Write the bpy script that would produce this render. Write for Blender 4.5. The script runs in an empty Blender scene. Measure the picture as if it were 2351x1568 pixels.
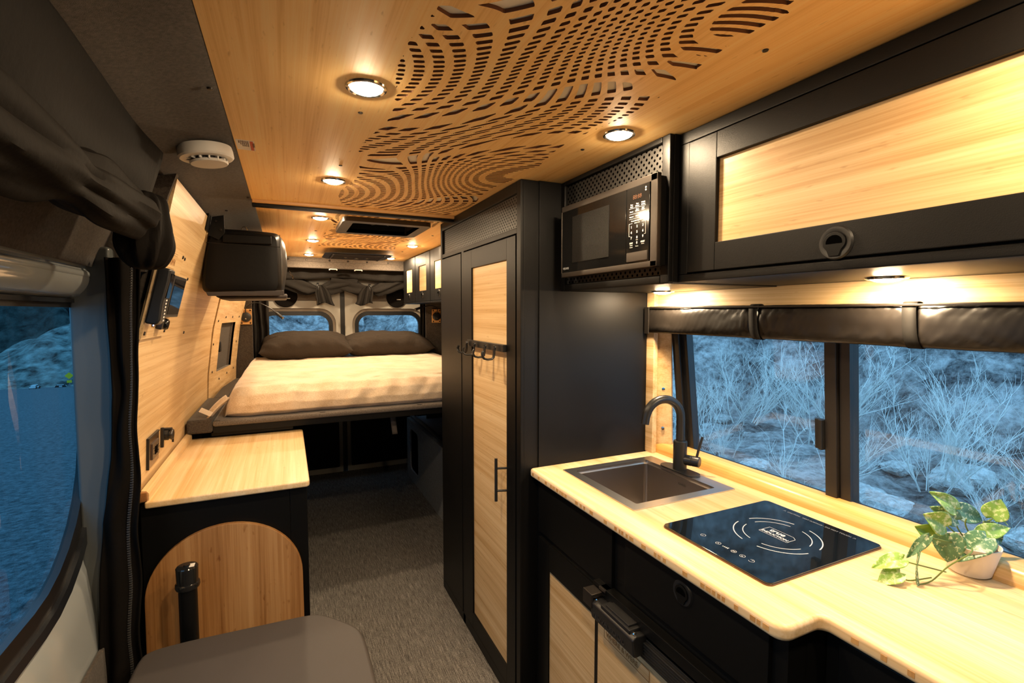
import bpy, bmesh, math, random
from mathutils import Vector, Matrix, noise as mnoise
random.seed(7)
PI = math.pi
S = bpy.context.scene
COL = S.collection

# ------------------------------------------------------------------ camera
cam_d = bpy.data.cameras.new('camera'); cam = bpy.data.objects.new('camera', cam_d); COL.objects.link(cam)
cam.location = (0, 0, 1.38)
YAW, PITCH = 0.433675, -0.0599985
cam.rotation_euler = (PI/2 + PITCH, 0, -YAW)
cam_d.sensor_width = 36; cam_d.sensor_fit = 'HORIZONTAL'
cam_d.lens = 36*1122.36/2351
cam_d.clip_start = 0.02; cam_d.clip_end = 300
S.camera = cam

# ------------------------------------------------------------------ world, view
W = bpy.data.worlds.new('dusk'); S.world = W; W.use_nodes = True
wn = W.node_tree; wb = wn.nodes['Background']
wb.inputs[0].default_value = (0.24, 0.55, 0.90, 1); wb.inputs[1].default_value = 1.2
S.view_settings.view_transform = 'Standard'; S.view_settings.look = 'None'
S.view_settings.gamma = 1; S.view_settings.use_curve_mapping = False
S.view_settings.exposure = 1.58
LENS_E = 270.0        # emission of the ceiling puck lights
UNDER_E = 240.0       # emission of the lights under the cabinets
WARM = (1.0, 0.75, 0.47)

# ------------------------------------------------------------------ materials
MATS = {}
def newmat(name):
    m = bpy.data.materials.new(name); m.use_nodes = True; MATS[name] = m
    return m, m.node_tree.nodes, m.node_tree.links, m.node_tree.nodes['Principled BSDF']
def texco(N, L, scale=(1, 1, 1), rot=(0, 0, 0)):
    tc = N.new('ShaderNodeTexCoord'); mp = N.new('ShaderNodeMapping')
    mp.inputs['Scale'].default_value = scale; mp.inputs['Rotation'].default_value = rot
    L.new(tc.outputs['Object'], mp.inputs['Vector']); return mp.outputs['Vector']
def noise_n(N, L, vec, scale, detail=4, rough=0.6):
    n = N.new('ShaderNodeTexNoise'); n.inputs['Scale'].default_value = scale
    n.inputs['Detail'].default_value = detail; n.inputs['Roughness'].default_value = rough
    L.new(vec, n.inputs['Vector']); return n.outputs['Fac']
def ramp(N, L, fac, stops):
    r = N.new('ShaderNodeValToRGB'); e = r.color_ramp.elements
    while len(e) < len(stops): e.new(0.5)
    for i, (p, c) in enumerate(stops): e[i].position = p; e[i].color = (*c, 1)
    L.new(fac, r.inputs['Fac']); return r.outputs['Color']
def math_n(N, L, op, a, b=None):
    n = N.new('ShaderNodeMath'); n.operation = op
    for i, v in enumerate((a, b)):
        if v is None: continue
        if isinstance(v, (int, float)): n.inputs[i].default_value = v
        else: L.new(v, n.inputs[i])
    return n.outputs[0]
def bump_n(N, L, b, h, strength, dist=0.002):
    n = N.new('ShaderNodeBump'); n.inputs['Strength'].default_value = strength; n.inputs['Distance'].default_value = dist
    L.new(h, n.inputs['Height']); L.new(n.outputs['Normal'], b.inputs['Normal'])
def mat(name, col, rough=0.5, metal=0.0, spec=0.5, bump=None, var=None, sheen=0, coat=0):
    m, N, L, b = newmat(name)
    b.inputs['Base Color'].default_value = (*col, 1); b.inputs['Roughness'].default_value = rough
    b.inputs['Metallic'].default_value = metal; b.inputs['Specular IOR Level'].default_value = spec
    b.inputs['Sheen Weight'].default_value = sheen; b.inputs['Coat Weight'].default_value = coat
    v = texco(N, L)
    if bump:
        bump_n(N, L, b, noise_n(N, L, v, bump[0], 3), bump[1], bump[2] if len(bump) > 2 else 0.002)
    if var:
        f = noise_n(N, L, v, var[0], 4)
        lo = tuple(c*(1-var[1]) for c in col); hi = tuple(min(1, c*(1+var[1])) for c in col)
        L.new(ramp(N, L, f, [(0.3, lo), (0.7, hi)]), b.inputs['Base Color'])
    return m
def bamboo(name, axis, base, dark, light, rough=0.42, marks=0.5, strip=1.0):
    """vertical grain bamboo ply: fine streaks along one axis, small knuckle marks"""
    m, N, L, b = newmat(name)
    def sc(al, ac):
        s = [ac, ac, ac]; s['xyz'.index(axis)] = al; return tuple(s)
    f1 = noise_n(N, L, texco(N, L, sc(0.7, 42*strip)), 1.0, 3, 0.65)
    f2 = noise_n(N, L, texco(N, L, sc(2.5, 260*strip)), 1.0, 3, 0.7)
    f3 = noise_n(N, L, texco(N, L, sc(24, 110*strip)), 1.0, 2, 0.5)
    f4 = noise_n(N, L, texco(N, L, sc(0.9, 6)), 1.0, 2, 0.5)
    a = math_n(N, L, 'MULTIPLY', f1, 0.62); c = math_n(N, L, 'MULTIPLY', f2, 0.38)
    f = math_n(N, L, 'ADD', a, c)
    f = math_n(N, L, 'ADD', f, math_n(N, L, 'MULTIPLY', math_n(N, L, 'SUBTRACT', f4, 0.5), 0.25))
    colr = ramp(N, L, f, [(0.33, dark), (0.5, base), (0.66, light)])
    mk = ramp(N, L, f3, [(0.66, (0, 0, 0)), (0.78, (1, 1, 1))])
    mx = N.new('ShaderNodeMix'); mx.data_type = 'RGBA'; mx.blend_type = 'MULTIPLY'
    L.new(math_n(N, L, 'MULTIPLY', mk, marks), mx.inputs['Factor'])
    L.new(colr, mx.inputs['A']); mx.inputs['B'].default_value = (0.62, 0.50, 0.38, 1)
    L.new(mx.outputs['Result'], b.inputs['Base Color'])
    b.inputs['Roughness'].default_value = rough; b.inputs['Specular IOR Level'].default_value = 0.45
    bump_n(N, L, b, f2, 0.08, 0.001)
    return m
BB, BD, BL = (0.655, 0.445, 0.220), (0.49, 0.285, 0.105), (0.77, 0.57, 0.32)
bam_y = bamboo('bamboo_grain_lengthwise', 'y', BB, BD, BL)
bam_ceil = bamboo('bamboo_ceiling', 'y', (0.96, 0.61, 0.235), (0.80, 0.45, 0.14), (0.98, 0.70, 0.32), 0.55, 0.6)
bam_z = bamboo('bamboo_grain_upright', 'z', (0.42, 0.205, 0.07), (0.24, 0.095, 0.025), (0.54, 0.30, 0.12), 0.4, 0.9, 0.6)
bam_top = bamboo('bamboo_worktop', 'y', (0.74, 0.52, 0.27), (0.62, 0.39, 0.155), (0.82, 0.64, 0.40), 0.42, 0.4, 0.8)
bam_edge = bamboo('bamboo_edge', 'x', (0.62, 0.34, 0.12), (0.32, 0.13, 0.03), (0.75, 0.45, 0.18), 0.4, 0.2, 0.35)
core = mat('routed_edge', (0.19, 0.075, 0.035), 0.7)
backing = mat('pale_backing', (0.95, 0.88, 0.72), 0.45)
black = mat('black_powder_coat', (0.0050, 0.0048, 0.0048), 0.42, spec=0.2, bump=(700, 0.22, 0.001))
black_s = mat('black_satin', (0.004, 0.004, 0.004), 0.36, spec=0.2)
gapm = mat('hole_shade_black', (0.0015, 0.0015, 0.0015), 0.9, spec=0.0)  # near-black colour put in as the shade inside holes and slots
faucet_m = mat('matte_black_metal', (0.02, 0.019, 0.018), 0.36, metal=0.2)
plastic = mat('black_plastic', (0.009, 0.009, 0.0095), 0.42)
felt = mat('grey_felt', (0.066, 0.054, 0.044), 0.95, spec=0.1, bump=(900, 0.5, 0.002), var=(160, 0.35), sheen=0.1)
felt_l = mat('light_grey_felt', (0.13, 0.108, 0.09), 0.95, spec=0.1, bump=(900, 0.5, 0.002), var=(220, 0.4), sheen=0.2)
cloth = mat('black_cloth', (0.0075, 0.0064, 0.0056), 0.7, spec=0.02, bump=(60, 0.2, 0.004), sheen=0.0)
cloth_r = mat('rear_black_cloth', (0.013, 0.011, 0.0095), 0.8, spec=0.15, bump=(80, 0.3, 0.004))
nylon = mat('black_nylon', (0.004, 0.0033, 0.003), 0.42, spec=0.14, bump=(60, 0.1, 0.003))
nylon_b = mat('brown_black_nylon', (0.034, 0.026, 0.025), 0.6, bump=(900, 0.3, 0.001))
paint = mat('grey_green_van_paint', (0.30, 0.325, 0.33), 0.14, spec=0.6, coat=0.6)
paint_in = mat('pale_grey_van_paint', (0.40, 0.38, 0.335), 0.28, coat=0.3)
rubber = mat('black_rubber', (0.008, 0.008, 0.009), 0.38)
steel = mat('brushed_steel', (0.62, 0.61, 0.60), 0.3, metal=1.0, bump=(300, 0.05, 0.001))
chrome = mat('chrome', (0.7, 0.68, 0.66), 0.12, metal=1.0)
ss_dark = mat('dark_stainless', (0.085, 0.074, 0.066), 0.38, metal=0.9)
hobglass = mat('hob_glass', (0.004, 0.006, 0.009), 0.04, spec=0.8)
gloss_black = mat('gloss_black', (0.006, 0.006, 0.006), 0.08, spec=0.5)
white_ink = mat('white_print', (0.75, 0.73, 0.70), 0.5)
grey_ink = mat('grey_print', (0.25, 0.26, 0.28), 0.5)
burnt = mat('engraved_wood', (0.34, 0.17, 0.055), 0.8)
white_pl = mat('white_plastic', (0.66, 0.64, 0.61), 0.4)
paper = mat('paper_label', (0.72, 0.66, 0.58), 0.6)
redlab = mat('red_print', (0.55, 0.06, 0.01), 0.6)
leather = mat('grey_upholstery', (0.052, 0.045, 0.041), 0.55, spec=0.25, bump=(260, 0.12, 0.001))
pillow_m = mat('charcoal_cotton', (0.034, 0.026, 0.020), 0.9, spec=0.1, bump=(40, 0.35, 0.01))
dirt = mat('potting_mix', (0.05, 0.035, 0.025), 0.95, bump=(150, 0.8, 0.004))
terr = mat('cream_pot', (0.74, 0.66, 0.54), 0.6)
stemm = mat('plant_stem', (0.16, 0.22, 0.04), 0.5)
screwm = mat('dark_screw', (0.02, 0.015, 0.012), 0.4, metal=0.5)
yellow = mat('yellow_sign', (0.95, 0.62, 0.01), 0.5)
carw = mat('white_car_paint', (0.6, 0.6, 0.6), 0.3)
asphalt = mat('road_gravel', (0.13, 0.135, 0.14), 0.9, spec=0.2, bump=(18, 0.9, 0.05), var=(14, 0.6))
foil = mat('black_quilted_foil', (0.010, 0.008, 0.0065), 0.36, spec=0.4)

def emis(name, col, st):
    m, N, L, b = newmat(name)
    b.inputs['Base Color'].default_value = (*col, 1)
    b.inputs['Emission Color'].default_value = (*col, 1); b.inputs['Emission Strength'].default_value = st
    return m
lens_m = emis('lit_lens', WARM, LENS_E)
lens_u = emis('lit_lens_under_cabinet', WARM, UNDER_E)
blue_led = emis('blue_led', (0.35, 0.45, 1.0), 6)
amber = emis('dim_amber_display', (0.05, 0.018, 0.006), 0.05)

def carpet_mat():
    m, N, L, b = newmat('woven_carpet')
    f1 = noise_n(N, L, texco(N, L, (300, 14, 1)), 1.0, 3, 0.7)
    f2 = noise_n(N, L, texco(N, L, (1, 1, 1)), 260.0, 2, 0.6)
    f = math_n(N, L, 'ADD', math_n(N, L, 'MULTIPLY', f1, 0.6), math_n(N, L, 'MULTIPLY', f2, 0.4))
    L.new(ramp(N, L, f, [(0.38, (0.06, 0.056, 0.052)), (0.55, (0.20, 0.188, 0.175)), (0.68, (0.36, 0.34, 0.32))]), b.inputs['Base Color'])
    b.inputs['Roughness'].default_value = 0.95; b.inputs['Specular IOR Level'].default_value = 0.1
    bump_n(N, L, b, f, 0.5, 0.003); return m
carpet = carpet_mat()
def blanket_mat():
    m, N, L, b = newmat('fleece_blanket')
    v = texco(N, L)
    f1 = noise_n(N, L, v, 9.0, 5, 0.6); f2 = noise_n(N, L, v, 240, 2, 0.6)
    f = math_n(N, L, 'ADD', math_n(N, L, 'MULTIPLY', f1, 0.6), math_n(N, L, 'MULTIPLY', f2, 0.4))
    L.new(ramp(N, L, f, [(0.38, (0.60, 0.44, 0.28)), (0.62, (0.82, 0.67, 0.50))]), b.inputs['Base Color'])
    b.inputs['Roughness'].default_value = 0.95; b.inputs['Sheen Weight'].default_value = 0.5
    b.inputs['Specular IOR Level'].default_value = 0.1
    bump_n(N, L, b, f, 0.6, 0.006); return m
blanket = blanket_mat()
def perf_mat(name, pitch, r):
    """powder coated sheet punched with a staggered grid of round holes (in y and z)"""
    m, N, L, b = newmat(name)
    tc = N.new('ShaderNodeTexCoord'); sp = N.new('ShaderNodeSeparateXYZ'); L.new(tc.outputs['Object'], sp.inputs[0])
    def lat(off):
        ds = []
        for o in ('Y', 'Z'):
            q = math_n(N, L, 'ADD', math_n(N, L, 'DIVIDE', sp.outputs[o], pitch), 100.0+off)
            q = math_n(N, L, 'SUBTRACT', math_n(N, L, 'FRACT', q), 0.5)
            ds.append(math_n(N, L, 'MULTIPLY', q, q))
        return math_n(N, L, 'SQRT', math_n(N, L, 'ADD', ds[0], ds[1]))
    d = math_n(N, L, 'MINIMUM', lat(0.0), lat(0.5))
    hole = math_n(N, L, 'LESS_THAN', d, r/pitch)
    L.new(ramp(N, L, hole, [(0.4, (0.02, 0.019, 0.018)), (0.6, (0.0005, 0.0005, 0.0005))]), b.inputs['Base Color'])
    L.new(math_n(N, L, 'MULTIPLY', math_n(N, L, 'SUBTRACT', 1.0, hole), 0.5), b.inputs['Specular IOR Level'])
    b.inputs['Roughness'].default_value = 0.4
    bump_n(N, L, b, hole, -0.6, 0.002)
    return m
perf_s = perf_mat('punched_sheet_fine', 0.019, 0.0028)
perf_l = perf_mat('punched_sheet_coarse', 0.020, 0.0037)
def glass_mat(name, tint, refl=1.0):
    m = bpy.data.materials.new(name); m.use_nodes = True; N = m.node_tree.nodes; L = m.node_tree.links
    N.clear(); out = N.new('ShaderNodeOutputMaterial'); mx = N.new('ShaderNodeMixShader')
    t = N.new('ShaderNodeBsdfTransparent'); t.inputs[0].default_value = (*tint, 1)
    g = N.new('ShaderNodeBsdfGlossy'); g.inputs['Roughness'].default_value = 0.01
    lw = N.new('ShaderNodeLayerWeight'); lw.inputs['Blend'].default_value = 0.5
    p5 = N.new('ShaderNodeMath'); p5.operation = 'POWER'; p5.inputs[1].default_value = 5.0
    fm = N.new('ShaderNodeMath'); fm.operation = 'MULTIPLY_ADD'; fm.inputs[1].default_value = 0.93*refl; fm.inputs[2].default_value = 0.07*refl
    L.new(lw.outputs['Facing'], p5.inputs[0]); L.new(p5.outputs[0], fm.inputs[0]); L.new(fm.outputs[0], mx.inputs[0])
    L.new(t.outputs[0], mx.inputs[1]); L.new(g.outputs[0], mx.inputs[2]); L.new(mx.outputs[0], out.inputs[0])
    return m
glass_clear = glass_mat('window_glass', (0.92, 0.95, 0.96), 0.9)
glass_tint = glass_mat('privacy_glass', (0.19, 0.34, 0.40), 0.5)
def screen_mat():
    m = bpy.data.materials.new('insect_screen'); m.use_nodes = True; N = m.node_tree.nodes; L = m.node_tree.links
    N.clear(); out = N.new('ShaderNodeOutputMaterial'); mx = N.new('ShaderNodeMixShader'); mx.inputs[0].default_value = 0.14
    t = N.new('ShaderNodeBsdfTransparent'); d = N.new('ShaderNodeBsdfDiffuse'); d.inputs[0].default_value = (0.10, 0.10, 0.11, 1)
    L.new(t.outputs[0], mx.inputs[1]); L.new(d.outputs[0], mx.inputs[2]); L.new(mx.outputs[0], out.inputs[0]); return m
screen_m = screen_mat()
def rock_mat():
    m, N, L, b = newmat('streaked_rock')
    v = texco(N, L, (0.5, 1.0, 1.6), (0.75, 0.2, 0.5))
    f1 = noise_n(N, L, v, 1.3, 9, 0.68); f2 = noise_n(N, L, texco(N, L), 7.0, 8, 0.72)
    f = math_n(N, L, 'ADD', math_n(N, L, 'MULTIPLY', f1, 0.55), math_n(N, L, 'MULTIPLY', f2, 0.45))
    L.new(ramp(N, L, f, [(0.38, (0.03, 0.03, 0.032)), (0.46, (0.20, 0.195, 0.19)), (0.54, (0.44, 0.43, 0.41)), (0.64, (0.75, 0.73, 0.70))]), b.inputs['Base Color'])
    b.inputs['Roughness'].default_value = 0.95; b.inputs['Specular IOR Level'].default_value = 0.1
    bump_n(N, L, b, f, 1.0, 0.25); return m
rock = rock_mat()
darkhill = mat('dark_wooded_slope', (0.045, 0.05, 0.045), 0.95, spec=0.1, bump=(1.5, 1.0, 0.4), var=(0.7, 0.75))
twig = mat('pale_bare_twigs', (0.66, 0.65, 0.60), 0.9, spec=0.1)
def leaf_mat():
    m, N, L, b = newmat('silver_splashed_leaf')
    v = texco(N, L, (1, 1, 1))
    f = noise_n(N, L, v, 150.0, 3, 0.6)
    L.new(ramp(N, L, f, [(0.50, (0.10, 0.22, 0.10)), (0.56, (0.16, 0.30, 0.13)), (0.60, (0.55, 0.62, 0.38))]), b.inputs['Base Color'])
    b.inputs['Roughness'].default_value = 0.4; return m
leafm = leaf_mat()
def leaf_mat2():
    m, N, L, b = newmat('young_green_leaf')
    f = noise_n(N, L, texco(N, L), 130.0, 3, 0.6)
    L.new(ramp(N, L, f, [(0.50, (0.24, 0.42, 0.07)), (0.60, (0.55, 0.66, 0.30))]), b.inputs['Base Color'])
    b.inputs['Roughness'].default_value = 0.4; return m
leafy = leaf_mat2()

# ------------------------------------------------------------------ mesh building
class MB:
    def __init__(s): s.bm = bmesh.new()
    def _merge(s, b2, mi=0):
        me = bpy.data.meshes.new('t'); b2.to_mesh(me); b2.free()
        n0 = len(s.bm.faces); s.bm.from_mesh(me); bpy.data.meshes.remove(me)
        s.bm.faces.ensure_lookup_table()
        for f in s.bm.faces[n0:]: f.material_index = mi
    def box(s, x0, x1, y0, y1, z0, z1, r=0.0015, seg=2, M=None, mi=0):
        b = bmesh.new(); bmesh.ops.create_cube(b, size=1)
        dx, dy, dz = abs(x1-x0), abs(y1-y0), abs(z1-z0)
        bmesh.ops.scale(b, vec=(dx, dy, dz), verts=b.verts)
        r = min(r, 0.45*min(dx, dy, dz))
        if r > 0: bmesh.ops.bevel(b, geom=list(b.edges), offset=r, segments=seg, profile=0.5, affect='EDGES')
        bmesh.ops.translate(b, vec=((x0+x1)/2, (y0+y1)/2, (z0+z1)/2), verts=b.verts)
        if M: bmesh.ops.transform(b, matrix=M, verts=b.verts)
        s._merge(b, mi); return s
    def quad(s, *ps, mi=0):
        f = s.bm.faces.new([s.bm.verts.new(p) for p in ps]); f.material_index = mi; return s
    def prism(s, pts, ext, r=0.0, seg=2, mi=0):
        """polygon of 3d points extruded by a vector, optionally bevelled"""
        b = bmesh.new(); vs = [b.verts.new(p) for p in pts]; f = b.faces.new(vs)
        g = bmesh.ops.extrude_face_region(b, geom=[f])
        bmesh.ops.translate(b, vec=ext, verts=[v for v in g['geom'] if isinstance(v, bmesh.types.BMVert)])
        bmesh.ops.recalc_face_normals(b, faces=b.faces)
        if r > 0: bmesh.ops.bevel(b, geom=[e for e in b.edges if e.calc_face_angle(0) > 0.6], offset=r, segments=seg, profile=0.5, affect='EDGES')
        s._merge(b, mi); return s
    def tube(s, path, r, n=12, cap=True, mi=0):
        path = [Vector(p) for p in path]; rs = r if isinstance(r, (list, tuple)) else [r]*len(path)
        rings = []; up = None
        for i, p in enumerate(path):
            t = (path[min(i+1, len(path)-1)]-path[max(i-1, 0)]).normalized()
            if up is None:
                up = Vector((0, 0, 1)) if abs(t.z) < 0.9 else Vector((1, 0, 0))
            a = t.cross(up).normalized(); up = a.cross(t).normalized()
            rings.append([s.bm.verts.new(p+rs[i]*(math.cos(2*PI*k/n)*a+math.sin(2*PI*k/n)*up)) for k in range(n)])
        for i in range(len(rings)-1):
            for k in range(n):
                f = s.bm.faces.new((rings[i][k], rings[i][(k+1) % n], rings[i+1][(k+1) % n], rings[i+1][k])); f.material_index = mi
        if cap:
            for q in (rings[0][::-1], rings[-1]):
                f = s.bm.faces.new(q); f.material_index = mi
        return s
    def lathe(s, prof, c, axis=(0, 0, 1), n=32, mi=0):
        """profile [(radius, height)] turned about an axis through c"""
        ax = Vector(axis).normalized(); a = ax.orthogonal().normalized(); b = ax.cross(a); c = Vector(c)
        rings = []
        for (r, h) in prof:
            if r < 1e-6: rings.append([s.bm.verts.new(c+ax*h)])
            else: rings.append([s.bm.verts.new(c+ax*h+r*(math.cos(2*PI*k/n)*a+math.sin(2*PI*k/n)*b)) for k in range(n)])
        for i in range(len(rings)-1):
            A, B = rings[i], rings[i+1]
            for k in range(n):
                k2 = (k+1) % n
                if len(A) == 1 and len(B) == 1: continue
                if len(A) == 1: f = (A[0], B[k2], B[k])
                elif len(B) == 1: f = (A[k], A[k2], B[0])
                else: f = (A[k], A[k2], B[k2], B[k])
                f = s.bm.faces.new(f); f.material_index = mi
        return s
    def grid(s, fn, nu, nv, cu=False, cv=False, mi=0):
        g = [[s.bm.verts.new(fn(i/nu, j/nv)) for j in range(nv if cv else nv+1)] for i in range(nu if cu else nu+1)]
        for i in range(nu):
            for j in range(nv):
                i2 = (i+1) % len(g); j2 = (j+1) % len(g[0])
                f = s.bm.faces.new((g[i][j], g[i2][j], g[i2][j2], g[i][j2])); f.material_index = mi
        return s
    def raw(s, V, F, mis=None):
        me = bpy.data.meshes.new('t'); me.from_pydata(V, [], F)
        if mis: me.polygons.foreach_set('material_index', mis)
        s.bm.from_mesh(me); bpy.data.meshes.remove(me); return s

WL = {}
def O(name, mb, m, parent=None, smooth=True, kind=None, label=None, cat=None, group=None, solid=0.0):
    me = bpy.data.meshes.new(name)
    bm = mb.bm
    bmesh.ops.recalc_face_normals(bm, faces=bm.faces) if solid != -1 else None
    bm.to_mesh(me); bm.free()
    for mm in (m if isinstance(m, (list, tuple)) else [m]): me.materials.append(mm)
    ob = bpy.data.objects.new(name, me); COL.objects.link(ob)
    if parent is not None:
        wl = WL[parent.name]; ob.parent = parent
    else:
        xs = [v.co for v in me.vertices]
        wl = Vector(((min(v.x for v in xs)+max(v.x for v in xs))/2, (min(v.y for v in xs)+max(v.y for v in xs))/2, min(v.z for v in xs)))
        ob.location = wl
    WL[ob.name] = wl
    me.transform(Matrix.Translation(-wl))
    if smooth:
        for p in me.polygons: p.use_smooth = True
        me.set_sharp_from_angle(angle=math.radians(38))
        if len(me.polygons) < 4000 and solid == 0.0:
            wnm = ob.modifiers.new('weighted', 'WEIGHTED_NORMAL'); wnm.keep_sharp = True
    if solid > 0:
        md = ob.modifiers.new('thick', 'SOLIDIFY'); md.thickness = solid; md.offset = 0
    for k, v in (('kind', kind), ('label', label), ('category', cat), ('group', group)):
        if v: ob[k] = v
    return ob
def thing(name, loc, label, cat, group=None, kind=None):
    o = bpy.data.objects.new(name, None); COL.objects.link(o); o.location = loc; WL[o.name] = Vector(loc)
    o.empty_display_size = 0.05
    if label: o['label'] = label
    if cat: o['category'] = cat
    if group: o['group'] = group
    if kind: o['kind'] = kind
    return o
def dup(root, loc, label=None, group=None, rz=None):
    def rec(o, parent):
        c = o.copy(); COL.objects.link(c)
        if parent: c.parent = parent
        for ch in o.children: rec(ch, c)
        return c
    kids = list(root.children)
    r = root.copy(); COL.objects.link(r); r.location = loc
    for ch in kids: rec(ch, r)
    if rz is not None: r.rotation_euler.z = rz
    if label: r['label'] = label
    if group: r['group'] = group
    WL[r.name] = Vector(loc); return r
def text_mesh(body, size, pos, right, up, align='LEFT', extr=0.0003, bold=0.0):
    """flat lettering as a mesh inside an MB"""
    cu = bpy.data.curves.new('txt', 'FONT'); cu.body = body; cu.size = size; cu.extrude = extr; cu.align_x = align
    cu.offset = bold; cu.resolution_u = 2
    ob = bpy.data.objects.new('txt', cu); COL.objects.link(ob)
    dg = bpy.context.evaluated_depsgraph_get(); dg.update()
    me = bpy.data.meshes.new_from_object(ob.evaluated_get(dg))
    r = Vector(right).normalized(); u = Vector(up).normalized(); n = r.cross(u)
    M = Matrix((r, u, n)).transposed().to_4x4(); M.translation = Vector(pos)
    me.transform(M); bpy.data.objects.remove(ob); bpy.data.curves.remove(cu)
    return me
def add_text(mb, *a, **k):
    me = text_mesh(*a, **k); mb.bm.from_mesh(me); bpy.data.meshes.remove(me); return mb
def rrect(a0, a1, b0, b1, r, n=6, corners=(1, 1, 1, 1)):
    """rounded rectangle outline as (a, b) pairs; corners: a1b1, a0b1, a0b0, a1b0"""
    rr = r if isinstance(r, (list, tuple)) else [r]*4
    out = []
    for i, (ca, cb, st) in enumerate(((a1, b1, 0), (a0, b1, 90), (a0, b0, 180), (a1, b0, 270))):
        q = rr[i]; sa = -1 if ca == a1 else 1; sb = -1 if cb == b1 else 1
        if q <= 0: out.append((ca, cb)); continue
        for k in range(n+1):
            t = math.radians(st+90*k/n); out.append((ca+sa*q+q*math.cos(t), cb+sb*q+q*math.sin(t)))
    return out
def ring_panel(mb, outer, inner, f, depth, mi=0):
    """panel with a hole: outer and inner outlines with equal counts, f maps (a,b)->3d, depth vector"""
    n = len(outer); d = Vector(depth)
    vo = [mb.bm.verts.new(Vector(f(*p))) for p in outer]; vi = [mb.bm.verts.new(Vector(f(*p))) for p in inner]
    wo = [mb.bm.verts.new(v.co+d) for v in vo]; wi = [mb.bm.verts.new(v.co+d) for v in vi]
    for k in range(n):
        j = (k+1) % n
        for q in ((vo[k], vo[j], vi[j], vi[k]), (wo[j], wo[k], wi[k], wi[j]), (vi[k], vi[j], wi[j], wi[k]), (vo[j], vo[k], wo[k], wo[j])):
            ff = mb.bm.faces.new(q); ff.material_index = mi
    return mb
def nz(x, y, z, s=1.0): return mnoise.noise(Vector((x*s, y*s, z*s)))

# ------------------------------------------------------------------ the shell of the van
PROF = [(0.0, -0.44), (0.40, -0.425), (0.85, -0.41), (1.03, -0.402), (1.28, -0.372), (1.40, -0.345), (1.535, -0.312), (1.66, -0.285), (1.762, -0.262)]
def wallx(z, y=0.0):
    for (a, xa), (b, xb) in zip(PROF, PROF[1:]):
        if z <= b:
            t = (z-a)/(b-a); x = xa+(xb-xa)*max(0, t); break
    else: x = PROF[-1][1]
    return x + max(0.0, y-3.1)*0.09
def wall_sheet(mb, y0, y1, z0, z1, off=0.0, ny=8, nzv=28, thick=0.012):
    def f(i, j, o):
        y = y0+(y1-y0)*i; z = z0+(z1-z0)*j; return (wallx(z, y)+off+o, y, z)
    mb.grid(lambda i, j: f(i, j, 0), ny, nzv); mb.grid(lambda i, j: f(i, j, -thick), ny, nzv)
    for y in (y0, y1):
        mb.grid(lambda i, j: (wallx(z0+(z1-z0)*j, y)+off-thick*i, y, z0+(z1-z0)*j), 1, nzv)
    return mb

O('floor', MB().box(-0.55, 1.30, -1.0, 4.40, -0.03, 0.0, 0), carpet, kind='structure')

# ceiling with the routed moire pattern
CZ = 1.804
def rows(w):
    """phase of the row family along the van; its slope vanishes where the long slivers sit"""
    ks = [(-0.10, 8.5), (0.45, 9.0), (0.95, 5.6), (1.24, 14.5), (1.96, 6.0), (2.28, 9.0), (2.90, 5.0), (3.25, 8.0), (3.90, 5.0)]
    acc = 0.0; sg = 1
    for (a, A), (b, _) in zip(ks, ks[1:]):
        if w <= b:
            return acc+sg*A*(1-math.cos(PI*(w-a)/(b-a)))
        acc += sg*2*A; sg = -sg
    return acc
def field(x, y):
    u = x-0.435
    w = y+0.80*u+0.045*math.sin(2*PI*u/0.5)
    p1 = rows(w)+0.5*math.cos(2*PI*(u*1.1+0.4*y)/0.6)
    b = math.exp(-((y-0.58)/0.16)**2)+0.8*math.exp(-((y-1.50)/0.22)**2)+0.7*math.exp(-((y-2.75)/0.15)**2)
    p2 = 31.0*u+2.6*math.sin(2*PI*(y-0.2)/0.95)+b*2.6*math.sin(2*PI*(u-0.02)/0.40)
    return min(math.cos(2*PI*p1)+0.12, math.cos(2*PI*p2)+0.20)
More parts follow.
